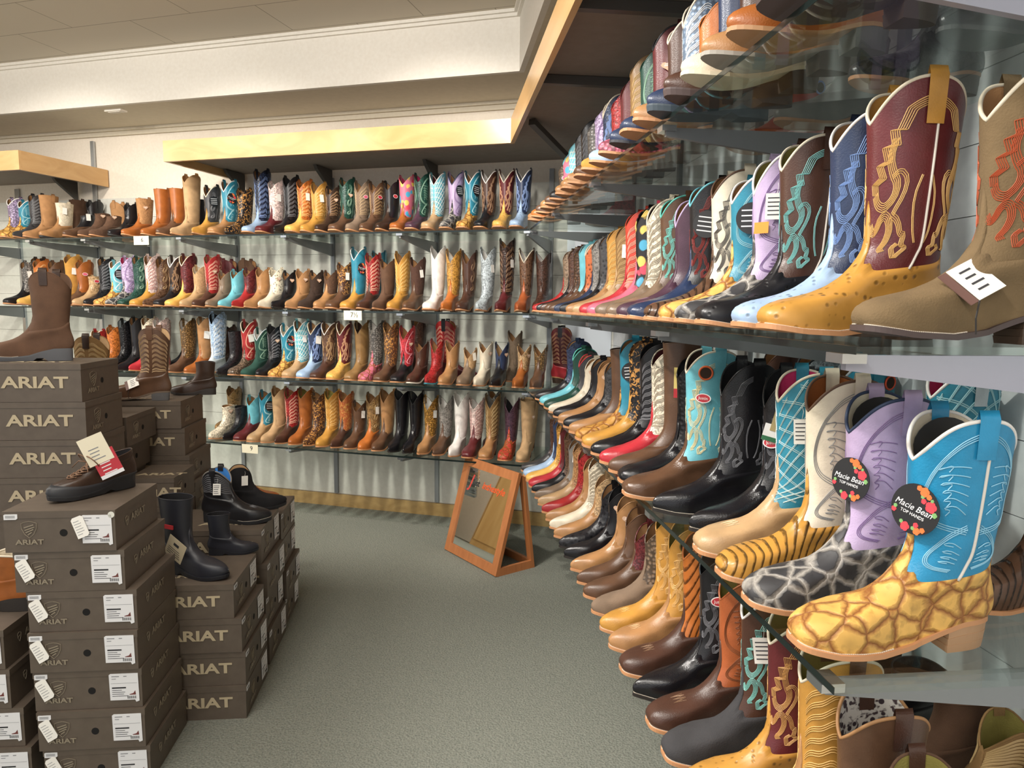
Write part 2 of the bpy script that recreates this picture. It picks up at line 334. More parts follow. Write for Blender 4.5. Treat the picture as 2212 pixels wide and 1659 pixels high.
# ---------------------------------------------------------------- canopies with maple fascia above the shelves
ZV0, ZV1 = 2.386, 2.516; DV, XV = 3.86, .398
M_MAPLE = wood('maple_fascia', 'c49a66', 'd0a874', 0, .25, .35); M_MAPLEY = wood('maple_fascia_y', 'c49a66', 'd0a874', 1, .25, .35)
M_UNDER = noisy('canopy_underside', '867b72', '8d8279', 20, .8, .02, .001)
def canopy_bracket(par, a, bb): MB().beam(a, bb, .022, .04).build('support_arm', M_DARKMETAL, par)
TL = -3.444; vc = corner(XV, DV); t = .022
c = empty('canopy', (vc.x, vc.y, 0), 0, 'long L-shaped canopy with maple fascia over the back and right shelves', 'canopy')
def child(mb, name, mat, par, **k):
    L0 = par.location; mb.v = [tuple(Vector(p) - L0) for p in mb.v]; return mb.build(name, mat, par, **k)
iv = corner(XV + t, DV + t)
child(MB().prism([P(TL, DV), vc, iv, P(TL, DV + t)], (0, 0, ZV0), (0, 0, ZV1)), 'fascia', M_MAPLE, c)
child(MB().prism([vc, (XV, -1.2, 0), (XV + t, -1.2, 0), iv], (0, 0, ZV0), (0, 0, ZV1)), 'fascia', M_MAPLEY, c)
child(MB().prism([P(TL, DV + t), P(TL + t, DV + t), P(TL + t, DW - .012), P(TL, DW - .012)], (0, 0, ZV0), (0, 0, ZV1)), 'end_panel', M_MAPLEY, c)
ci = corner(XW - .012, DW - .012)
child(MB().prism([P(TL + t, DV + t), iv, ci, P(TL + t, DW - .012)], (0, 0, ZV0 + .05), (0, 0, ZV0 + .07)), 'top_board', M_UNDER, c)
child(MB().prism([iv, (XV + t, -1.2, 0), (XW - .012, -1.2, 0), ci], (0, 0, ZV0 + .05), (0, 0, ZV0 + .07)), 'top_board', M_UNDER, c)
for y in (.75, 1.5, 2.25, 2.99): child(MB().beam((XV + t, y, ZV0 + .03), (XW - .012, y, ZV0 + .03), .03, .035), 'support_arm', M_DARKMETAL, c)
for T in (-3.47 + .08, -2.67, -1.87, ): child(MB().prism([P(T - .012, DW - .03, ZV0 + .045), P(T - .012, DW - .24, ZV0 + .045), P(T - .012, DW - .22, ZV0 + .02), P(T - .012, DW - .03, ZV0 - .10)], (0, 0, 0), TB * .024), 'support_arm', M_DARKMETAL, c)
child(MB().beam((.47, 3.66, ZV0 + .03), (.93, 4.35, ZV0 - .14), .035, .03), 'support_arm', M_DARKMETAL, c)
c = empty('canopy', P(-4.72, DV), 0, 'shorter maple canopy at the far left end of the back wall', 'canopy')
child(MB().prism([P(-8, DV), P(-4.64, DV), P(-4.64, DV + t), P(-8, DV + t)], (0, 0, ZV0), (0, 0, ZV1)), 'fascia', M_MAPLE, c)
child(MB().prism([P(-4.64 - t, DV + t), P(-4.64, DV + t), P(-4.64, DW - .012), P(-4.64 - t, DW - .012)], (0, 0, ZV0), (0, 0, ZV1)), 'end_panel', M_MAPLEY, c)
child(MB().prism([P(-8, DV + t), P(-4.64 - t, DV + t), P(-4.64 - t, DW - .012), P(-8, DW - .012)], (0, 0, ZV0 + .05), (0, 0, ZV0 + .07)), 'top_board', M_UNDER, c)
child(MB().prism([P(-4.95, DW - .03, ZV0 + .045), P(-4.95, DW - .24, ZV0 + .045), P(-4.95, DW - .22, ZV0 + .02), P(-4.95, DW - .03, ZV0 - .10)], (0, 0, 0), TB * .024), 'support_arm', M_DARKMETAL, c)
# ---------------------------------------------------------------- uprights, brackets and glass shelves
ORD = ['top', 'second', 'third', 'bottom']
BT = [-1.07 - .8 * k for k in range(0, 6)] + [-4.74, -5.9]; BT[4] = -4.27; BT = BT[:5] + [-4.77, -5.57]
RY = [.89, 1.69, 2.47, 3.30, 4.08]
def bracket_back(T, h, i):
    r = empty('shelf_bracket', P(T, DW - .03, h - .002), -math.atan2(NX, NY), 'steel blade bracket under the %s glass shelf of the back wall' % ORD[i], 'bracket', 'brackets under the %s back shelf' % ORD[i])
    Ld = DW - .03 - DE - .012
    MB().prism([(0, 0, -.10), (0, 0, -.012), (0, -Ld, -.012), (0, -Ld, -.035)], (-.006, 0, 0), (.006, 0, 0)).build('arm', M_METAL, r)
    MB().box((-.02, -Ld - .014, -.022), (.02, -Ld + .02, -.009)).build('clip', M_CHROME, r)
def bracket_right(y, h, i):
    far = y > 1
    r = empty('shelf_bracket', (XW - .03, y, h - .002), 0, ('steel blade bracket under the %s glass shelf of the right wall' % ORD[i]) if far else ('broad bright' if i < 2 else 'broad dark') + ' steel bracket at the near end of the %s right shelf' % ORD[i], 'bracket', ('brackets under the %s right shelf' % ORD[i]) if far else 'end brackets of the right shelves')
    Ld = XW - .03 - XE - .012
    MB().prism([(0, 0, -.10), (0, 0, -.012), (-Ld, 0, -.012), (-Ld, 0, -.032)], (0, -.006, 0), (0, .006, 0)).build('arm', M_METAL if far or i > 1 else base('bright_steel', 'a4a4b2', .35, .2), r)
    MB().box((-Ld - .014, -.02, -.022), (-Ld + .02, .02, -.009)).build('clip', M_CHROME, r)
for T in BT:
    o = MB().box((-.015, -.018, 0), (.015, 0, {-4.27: 2.05, -4.77: 2.62}.get(T, 2.28))).build('wall_upright', M_CHROME if T < -4.2 else M_METAL, None, loc=P(T, DW - .010, .1 if T > -3.5 else .12), rot=(0, 0, -math.atan2(NX, NY)))
    tag(o, 'slotted steel upright strip on the back wall carrying the shelf brackets', 'upright', 'uprights on the back wall')
    for i, h in enumerate(HS): bracket_back(T, h, i)
for y in RY:
    o = MB().box((-.018, -.015, 0), (0, .015, 2.3)).build('wall_upright', M_METAL, None, loc=(XW - .010, y, .1)); tag(o, 'slotted steel upright strip on the right wall carrying the shelf brackets', 'upright', 'uprights on the right wall')
    for i, h in enumerate(HS): bracket_right(y, h, i)
ce = corner(XE, DE); ci = corner(XW - .04, DW - .04)
def glass(poly, h, label, grp):
    r = empty('glass_shelf', (poly[0][0], poly[0][1], h), 0, label, 'shelf', grp); L0 = r.location
    pl = [Vector((p[0], p[1], h)) - L0 for p in poly]
    MB().prism(pl, (0, 0, -.010), (0, 0, 0)).build('glass_panel', M_GLASS, r)
    b = MB(); a, bb = pl[0], pl[1]; d = (bb - a).normalized(); nrm = Vector((-d.y, d.x, 0)) * -1
    e = a + nrm * .0012; f = bb + nrm * .0012
    b.prism([a, bb, f, e], (0, 0, -.0102), (0, 0, .0002)); b.build('front_edge', M_EDGE, r)
    return r
TE = ce.dot(TB)
pos_words = ['right end', 'middle', 'left part', 'far left end']
cuts = [TE, -2.27 - .4, -4.27, -5.7]
for i, h in enumerate(HS):
    for k in range(3):
        a, b_ = cuts[k] - .003, cuts[k + 1] + .003
        glass([P(b_, DE), P(a, DE), P(a if k else ci.dot(TB) - .25, DW - .04), P(b_, DW - .04)], h, 'clear %s glass shelf of the back wall, %s' % (ORD[i], ('right end near the corner', 'middle length', 'left length')[k]), 'glass shelves of the back wall')
    ys = [.84, 2.47, ce.y - .01]
    for k in range(2):
        a, b_ = ys[k] + .003, ys[k + 1] - .003
        glass([(XE, b_, 0), (XE, a, 0), (XW - .04, a, 0), (XW - .04, b_, 0)], h, 'clear %s glass shelf of the right wall, %s' % (ORD[i], ('near length with open end', 'far length by the corner')[k]), 'glass shelves of the right wall')

# ---------------------------------------------------------------- boots
FRX = [.298, .303, .297, .274, .237, .199, .166, .143, .131]; FRZ = [.024, .035, .048, .059, .067, .079, .100, .127, .155]
BKX = [.004, -.001, -.003, -.002, .002, .007, .010, .011, .010]; BKZ = [.045, .054, .064, .078, .093, .107, .121, .138, .155]
WID = [.0, .0, .0, .030, .033, .035, .036, .037, .040]
def cr(tab, L):
    tab = np.asarray(tab, float); n = len(tab); L = np.clip(L, 0, n - 1.0001); i = np.floor(L).astype(int); t = L - i
    g = lambda k: tab[np.clip(i + k, 0, n - 1)]
    p0, p1, p2, p3 = g(-1), g(0), g(1), g(2)
    return .5 * ((2 * p1) + (-p0 + p2) * t + (2 * p0 - 5 * p1 + 4 * p2 - p3) * t ** 2 + (-p0 + 3 * p1 - 3 * p2 + p3) * t ** 3)
def sstep(x, a, b):
    t = np.clip((x - a) / (b - a), 0, 1); return t * t * (3 - 2 * t)
class Last:
    """the shape of one boot: surface(theta, L); theta 0 front, pi/2 outer side, L rises from sole to top"""
    def __init__(s, H, toe='sq', top='cow', sole='heel'):
        s.H, s.toe, s.top, s.sole = H, toe, top, sole
        dz = (H - .155) / 4
        k = min(1, max(.15, (H - .155) / .2))
        s.fx = FRX + [.131 + .012 * k * j / 4 - .003 * math.sin(PI * j / 4) for j in (1, 2, 3, 4)]; s.fz = FRZ + [.155 + dz * j for j in (1, 2, 3, 4)]
        s.bx = BKX + [.010 - .022 * k * j / 4 for j in (1, 2, 3, 4)]; s.bz = BKZ + [.155 + dz * j for j in (1, 2, 3, 4)]
        s.w = WID + [.040 + .013 * k * (j / 4) ** .8 for j in (1, 2, 3, 4)]
        xs = [0, .1, .25, .42, .6, .72, .85, .95, 1]
        s.ws = (xs, dict(sq=[.030, .032, .031, .030, .041, .048, .0475, .0425, .038], rd=[.030, .032, .031, .030, .040, .047, .044, .035, .028], pt=[.029, .031, .030, .028, .038, .044, .035, .021, .014])[toe])
        s.n = dict(sq=4.5, rd=2.7, pt=2.2)[toe]
        s.dip = {'cow': .062, 'v': .085, 'flat': .004, 'ank': .012, 'low': 0}[top]; s.lift = 0 if sole != 'wedge' else -.012
    def ztop(s, x): return np.interp(x, [0, .055, .095, .14, .19, .25, .30], [.045, .044, .034, .019, .013, .016, .024])
    def pt(s, th, L, off=0.0):
        th = np.asarray(th, float); L = np.asarray(L, float) + th * 0
        xf, zf, xb, zb = cr(s.fx, L), cr(s.fz, L), cr(s.bx, L), cr(s.bz, L)
        c = np.cos(th); u = .5 + .5 * c; x = xb + (xf - xb) * u; z = zb + (zf - zb) * u
        xf0, xb0, zf0, zb0 = s.fx[0], s.bx[0], s.fz[0], s.bz[0]
        z = z + np.clip(1 - L / 2.2, 0, 1) * (s.ztop(x) - (zb0 + (zf0 - zb0) * u))
        n = np.where(c > 0, s.n + (2.05 - s.n) * sstep(L, 0, 5), 2.1)
        e = np.maximum(1e-9, 1 - np.abs(c) ** n) ** (1 / n)
        wf = np.interp(x / .303, s.ws[0], s.ws[1]) * np.interp(L, [0, 1, 2, 3, 4, 5, 6], [.96, 1.0, .99, .96, .94, .92, .9])
        t = sstep(L, 3.0, 6.3); w = wf * (1 - t) + cr(s.w, L) * t
        y = np.sign(np.sin(th)) * w * e + .010 * np.clip((x - .12) / .18, 0, 2) ** 2 * np.clip(1 - L / 6, 0, 1)
        P = np.stack([x, y, z], -1)
        if off:
            a = s.pt(th + .02, L); b = s.pt(th - .02, L); d1 = a - b; a = s.pt(th, L + .05); b = s.pt(th, np.maximum(0, L - .05)); d2 = a - b
            nn = np.cross(d1, d2); ln = np.linalg.norm(nn, axis=-1, keepdims=True); nn = nn / np.maximum(ln, 1e-12); P = P + nn * off
        return P
    def ltop(s, th):
        if s.top == 'low': return 6.5 + .75 * np.abs(np.sin(th / 2)) ** 2 - .25 * np.abs(np.sin(th))
        v = 1 - np.abs(np.sin(th)); z = s.H - s.dip * (v ** .85 if s.top == 'v' else .6 * v + .4 * np.abs(np.cos(th)) ** 1.9)
        return np.maximum(7.2, 8 + 4 * (z - .155) / (s.H - .155))
    def lfoot(s, th):
        a = np.abs((th + PI) % (2 * PI) - PI)
        if s.top in ('ank', 'low'): return np.full_like(a, 5.6) + 1.0 * sstep(a, 2.2, 3.0)
        return 6.15 + 2.9 * np.exp(-(a / .30) ** 2) + .5 * np.exp(-((a - .62) / .18) ** 2) + 1.1 * np.exp(-((PI - a) / .5) ** 2)
def grid_faces(nu, nv, closed=True, flip=False):
    f = []
    for j in range(nv - 1):
        for i in range(nu if closed else nu - 1):
            a = j * nu + i; b = j * nu + (i + 1) % nu; q = (a, b, b + nu, a + nu); f.append(q[::-1] if flip else q)
    return f
BM = {}
def part_mesh(last, what, NU=44, extra=None):
    key = (round(last.H, 3), last.toe, last.top, last.sole, what, NU, extra)
    if key in BM: return BM[key]
    th = np.linspace(0, 2 * PI, NU, endpoint=False)
    if what == 'foot':
        ts = np.array([0, .03, .07, .12, .18, .25, .33, .42, .5, .58, .66, .74, .82, .9, 1.0]); lf = last.lfoot(th)
        V = np.concatenate([last.pt(th, lf * t, .0012) for t in ts] + [last.pt(th, lf, -.001)])
        me = mesh('foot', V, grid_faces(NU, len(ts) + 1), True)
    elif what == 'shaft':
        ts = np.linspace(0, 1, 16); lt = last.ltop(th)
        V = np.concatenate([last.pt(th, 5.0 + (lt - 5.0) * t, .0003) for t in ts])
        me = mesh('shaft', V, grid_faces(NU, len(ts)), True)
    elif what == 'lining':
        ts = np.linspace(0, 1, 8); lt = last.ltop(th)
        V = np.concatenate([last.pt(th, 4.6 + (lt - 4.6) * t, -.0028) for t in ts]); f = grid_faces(NU, 8, flip=True); f.append(list(range(NU)))
        me = mesh('lining', V, f, True)
    elif what == 'piping':
        P = last.pt(th, last.ltop(th), -.0012); me = MB().tube(P, .0026 if not extra else extra, 6, True); me = mesh('piping', me.v, me.f, True)
    elif what == 'side_piping':
        b = MB()
        for sg in (1, -1):
            L = np.linspace(6.0, 11.2, 22); P = last.pt(np.full(22, sg * PI * .53), L, .0012); b.tube(P, .0022, 5)
        me = mesh('side_piping', b.v, b.f, True)
    elif what == 'sole':
        O = last.pt(th, np.zeros(NU)); C = O[:, :2]; T = np.roll(C, -1, 0) - np.roll(C, 1, 0); N = np.stack([T[:, 1], -T[:, 0]], -1); N /= np.linalg.norm(N, axis=1, keepdims=True)
        k = .0015 + .0045 * sstep(C[:, 0], .06, .14); C2 = C + N * k[:, None]; zt = O[:, 2] + .0008
        if last.sole == 'heel': zb = zt - .0075
        elif last.sole == 'lug': zb = np.where(C[:, 0] < .085, 0.0, np.where(C[:, 0] < .12, .010, np.maximum(0, (C[:, 0] - .24) * .15)))
        else: zb = np.maximum(0, (C[:, 0] - .22) * .12) + 0 * zt
        v = []; 
        C3 = C2 if last.sole == 'heel' else C + (C2 - C) * .6
        for (cc, zz) in ((C, zt + .0005), (C2, zt), (C2, (zt * .75 + zb * .25) if last.sole != 'heel' else zb + .001), (C3, zb)): v += [(*p, z) for p, z in zip(cc, zz)]
        f = grid_faces(NU, 4, flip=True); base_ = 3 * NU; h = NU // 2
        for i in range(h):
            a, b_, c, d = base_ + i, base_ + i + 1, base_ + (NU - i - 1) % NU, base_ + (NU - i) % NU
            f.append([a, b_, c] if d == a else ([a, b_, d] if c == b_ else [a, b_, c, d]))
        for i in range(h):
            a, b_, c, d = i, i + 1, (NU - i - 1) % NU, (NU - i) % NU
            f.append(([a, b_, c] if d == a else ([a, b_, d] if c == b_ else [a, b_, c, d]))[::-1])
        me = mesh('sole', v, f, False)
    elif what == 'heel':
        t2 = np.linspace(PI * .66, PI * 1.34, 17); O = last.pt(t2, np.zeros(17))
        x0 = O[:, 0].max(); top = [(p[0], p[1] * 1.05, p[2] - .0062) for p in O]; v = []
        for t, s_ in ((0, 1.0), (.33, .97), (.331, 1.0), (.66, .95), (.661, .97), (1.0, .92)):
            for x, y, z in top: v.append(((x - .03) * s_ + .03 + .003 * t, y * s_, z * (1 - t)))
        f = []
        for j in range(5):
            for i in range(17): a = j * 17 + i; b_ = j * 17 + (i + 1) % 17; f.append((a, b_, b_ + 17, a + 17))
        f.append(list(range(17))[::-1]); f.append([85 + i for i in range(17)])
        me = mesh('heel', v, f, False)
    elif what == 'welt_stitch':
        t2 = np.concatenate([np.linspace(-1.45, -.03, 60), np.linspace(.03, 1.45, 60)]); O = last.pt(t2, np.zeros(120)); C = O[:, :2]; b = MB()
        P = last.pt(t2, np.zeros(120)); cen = np.array([.15, 0]); D = C - cen; D /= np.linalg.norm(D, axis=1, keepdims=True)
        # evenly spaced short stitches
        q = C + D * .0032; zz = P[:, 2] + .0018
        for seg in (range(0, 60), range(60, 120)):
            pts = [Vector((q[i][0], q[i][1], zz[i])) for i in seg]; acc = 0
            for i in range(len(pts) - 1):
                l = (pts[i + 1] - pts[i]).length; n_ = max(1, int(round(l / .0042)))
                for j in range(n_):
                    a = pts[i].lerp(pts[i + 1], (j + .1) / n_); c = pts[i].lerp(pts[i + 1], (j + .75) / n_); b.beam(a, c, .0016, .0012)
        me = mesh('welt_stitch', b.v, b.f)
    elif what == 'strap':
        sg = extra; b = MB(); th0 = sg * PI / 2; n = 12; ring = []
        for j in range(n + 1):
            q = j / n
            if q < .42: L = last.ltop(np.array([th0]))[0] - (1 - q / .42) * 1.15; off = .004
            elif q > .58: L = last.ltop(np.array([th0]))[0] - (q - .58) / .42 * .9; off = -.005
            else: L = None
            row = []
            for a in (-.19, -.10, 0, .10, .19):
                thh = th0 + a
                if L is not None: p = last.pt(np.array([thh]), np.array([L]), off)[0]
                else:
                    lt = last.ltop(np.array([th0]))[0]; p1 = last.pt(np.array([thh]), np.array([lt]), .004)[0]; p2 = last.pt(np.array([thh]), np.array([lt]), -.005)[0]
                    w_ = (q - .42) / .16; p = p1 * (1 - w_) + p2 * w_; p[2] += .011 * math.sin(PI * w_) + .004
                if L is not None: p[2] += .004 * (1 - min(1, abs(q - .5) / .25)) if abs(q - .5) < .25 else 0
                row.append(p)
            ring.append(row)
        v = [p for r in ring for p in r]; k = len(v); v2 = []
        for r in ring:
            for p in r: v2.append((p[0], p[1] + .0 , p[2]))
        me = mesh('pull_strap', v, grid_faces(5, n + 1, closed=False), True)
    elif what == 'stitching':
        b = MB(); wdt = (.0011 if extra[0] == 'quilt' else .0015) if extra[1] == 'fine' else .0026
        for pl in PATTERNS[extra[0]]:
            pl = np.array(pl, float); d = np.r_[0, np.cumsum(np.hypot(np.diff(pl[:, 0]), np.diff(pl[:, 1]) * 2.2))]
            n = max(3, int(d[-1] / (.03 if extra[1] == 'fine' else .07))); tt = np.linspace(0, d[-1], n); A = np.interp(tt, d, pl[:, 0]); B = np.interp(tt, d, pl[:, 1])
            for sg in (1, -1):
                thv = sg * (PI / 2 - A * PI * .47); lt = last.ltop(thv); L = 6.6 + B * (lt - .35 - 6.6)
                P = last.pt(thv, L, .0009); Q = last.pt(thv, L, .0018); T = np.gradient(P, axis=0); Nn = Q - P; Bn = np.cross(T, Nn); Bn /= np.maximum(1e-9, np.linalg.norm(Bn, axis=1, keepdims=True))
                v = np.concatenate([P - Bn * wdt / 2, Q, P + Bn * wdt / 2]); f = []
                for i in range(n - 1): f += [(i, i + 1, n + i + 1, n + i), (n + i, n + i + 1, 2 * n + i + 1, 2 * n + i)]
                b.add(v, f)
        me = mesh('stitching', b.v, b.f)
    elif what == 'vamp_stitch':
        b = MB()
        for k in range(3):
            o_ = k * .006; pts = []
            for t in np.linspace(-1, 1, 25): pts.append((t * (.30 + o_ * 6) , 3.9 + o_ * 18 + .55 * abs(math.sin(t * PI * 1.5)) - .25 * t * t))
            P = [last.pt(np.array([a]), np.array([l]), .002)[0] for a, l in pts]; b.tube(P, .0006, 4)
        me = mesh('vamp_stitch', b.v, b.f)
    BM[key] = me
    return me
def sp(cx, cy, r0, r1, a0, a1, n=16, sy=.5):
    return [(cx + (r0 + (r1 - r0) * i / n) * math.cos(a0 + (a1 - a0) * i / n), cy + sy * (r0 + (r1 - r0) * i / n) * math.sin(a0 + (a1 - a0) * i / n)) for i in range(n + 1)]
def mir(pl): return [(-x, y) for x, y in pl]
def rows(pl, k, dx, dy=0): return [[(x + dx * i * (1 if x >= 0 else -1), y + dy * i) for x, y in pl] for i in range(k)]
def chaikin(p, n=2):
    p = [np.array(q, float) for q in p]
    for _ in range(n):
        q = [p[0]]
        for a, c in zip(p, p[1:]): q += [a * .75 + c * .25, a * .25 + c * .75]
        p = q + [p[-1]]
    return [tuple(q) for q in p]
def band(pl, k, d, n=1):
    """k parallel rows of stitching beside a drawn line"""
    q = np.array(chaikin(pl, n)); w = q * np.array([1, 2.4]); t = np.gradient(w, axis=0); t /= np.maximum(1e-9, np.linalg.norm(t, axis=1, keepdims=True)); nn = np.stack([-t[:, 1], t[:, 0]], -1); o = []
    for i in range(k):
        u = (w + nn * d * (i - (k - 1) / 2)) / np.array([1, 2.4]); u[:, 0] = np.clip(u[:, 0], .03, 1.02); u[:, 1] = np.clip(u[:, 1], 0, 1.04); u = [tuple(v) for v in u]; o += [u, mir(u)]
    return o
def _pat():
    P = {}
    zig = [(.10, .965), (.38, .955), (.50, .88), (.62, .905), (.58, .82), (.75, .845), (.69, .755), (.86, .77), (.78, .685), (.95, .68), (.92, .61)]; o = []
    for k in range(5): q = [(max(.04, x - .034 * k), y - .008 * k) for x, y in zig]; o += [q, mir(q)]
    o += band([(.86, .60), (.80, .53), (.66, .49), (.50, .52), (.45, .59), (.54, .66), (.60, .75), (.52, .84)], 5, .026)
    o += band([(.54, .64), (.42, .66), (.30, .60), (.34, .52), (.50, .44)], 3, .026)
    o += band([(.96, .44), (.88, .37), (.80, .40), (.72, .45), (.60, .45), (.53, .38), (.58, .30), (.66, .22), (.58, .17)], 5, .026)
    o += band([(.52, .44), (.40, .40), (.34, .32), (.28, .33), (.30, .24), (.20, .22), (.26, .13), (.30, .05), (.38, .14), (.44, .22), (.36, .26)], 4, .024)
    o += band([(.08, .60), (.18, .50), (.16, .36), (.08, .26)], 2, .022)
    P['flame'] = o
    o = []
    for i in range(9):
        y = .12 + i * .095
        for j in range(3): q = [(.08 + t * .8, y + j * .018 + .05 * math.sin(t * PI) + .02 * math.sin(t * 9)) for t in np.linspace(0, 1, 12)]; o += [q, mir(q)]
    P['wave'] = o
    o = []
    for i in range(-12, 13):
        q = [(-1 + 2 * t, i * .12 + .62 * t + .1) for t in np.linspace(0, 1, 30)]; q = [p for p in q if .0 <= p[1] <= 1.04]
        if len(q) > 1: o += [q, mir(q)]; q2 = [(x, y + .014) for x, y in q]; o += [q2, mir(q2)]
    P['quilt'] = o
    o = band([(.08, .97), (.40, .95), (.70, .86), (.84, .70), (.72, .54), (.40, .44), (.10, .40)], 3, .03, 2)
    for k in range(6): y = .56 + k * .058; o += band([(.16, y - .05), (.34 + .05 * k, y + .03), (.50 + .02 * k, y + .02), (.36, y + .0), (.44, y - .03)], 1, .02, 1)
    o += band([(.10, .43), (.42, .38), (.66, .26), (.56, .10), (.16, .03)], 3, .03, 2)
    for k in range(4): y = .12 + k * .06; o += band([(.14, y), (.30, y + .05), (.44, y + .04), (.26, y + .015)], 1, .02, 1)
    P['feather'] = o
    o = []
    for cy, r in ((.82, .28), (.55, .30), (.28, .26)):
        for k in range(3):
            q = sp(.45, cy, r - k * .06, (r - k * .06) * .35, PI * .5, PI * 2.6, 22); o += [q, mir(q)]
    o += [[(0, .05), (.05, .3), (-.02, .5), (0, .8)]]
    P['scroll'] = o
    return P
PATTERNS = _pat()
STITCH_DEF = dict(azure='8cc4dc', umber='a8835c', black='6a6a6e', charcoal='777779', darkbrown='8a6a4c', brown='9c7d58', taupe='a89070', tan='d2ad7e', golden='dcb26a', cognac='cc8f55', sand='d8c09a', cream='a89c88', white='b5aea8', burgundy='b98a6a', red='d9a08a',
    scarlet='e8a08a', teal='9cc8d0', turquoise='d8e4e0', lightblue='dfe6ea', navy='7a90bc', lavender='8d74a0', pink='e6b0bc', palepink='b58a84', green='7fa08a', grey='b8b4b0', orange='e8b070', yellow='f0d090', silver='e6ebee', purple='8a6a78', rose='e09098',
    mint='d8e8e0', hazel='b89a6a', chocolate='8a6a50', rust='d09a6a')
BOOTS = []
def text_lines(b, x0, x1, y0, y1, n, z, seed=0):
    r = random.Random(seed)
    for i in range(n):
        y = y1 - (y1 - y0) * (i + .5) / n; h = (y1 - y0) / n * .28; xe = x0 + (x1 - x0) * r.uniform(.55, 1)
        b.box((x0, y - h / 2, z), (xe, y + h / 2, z + .0003))
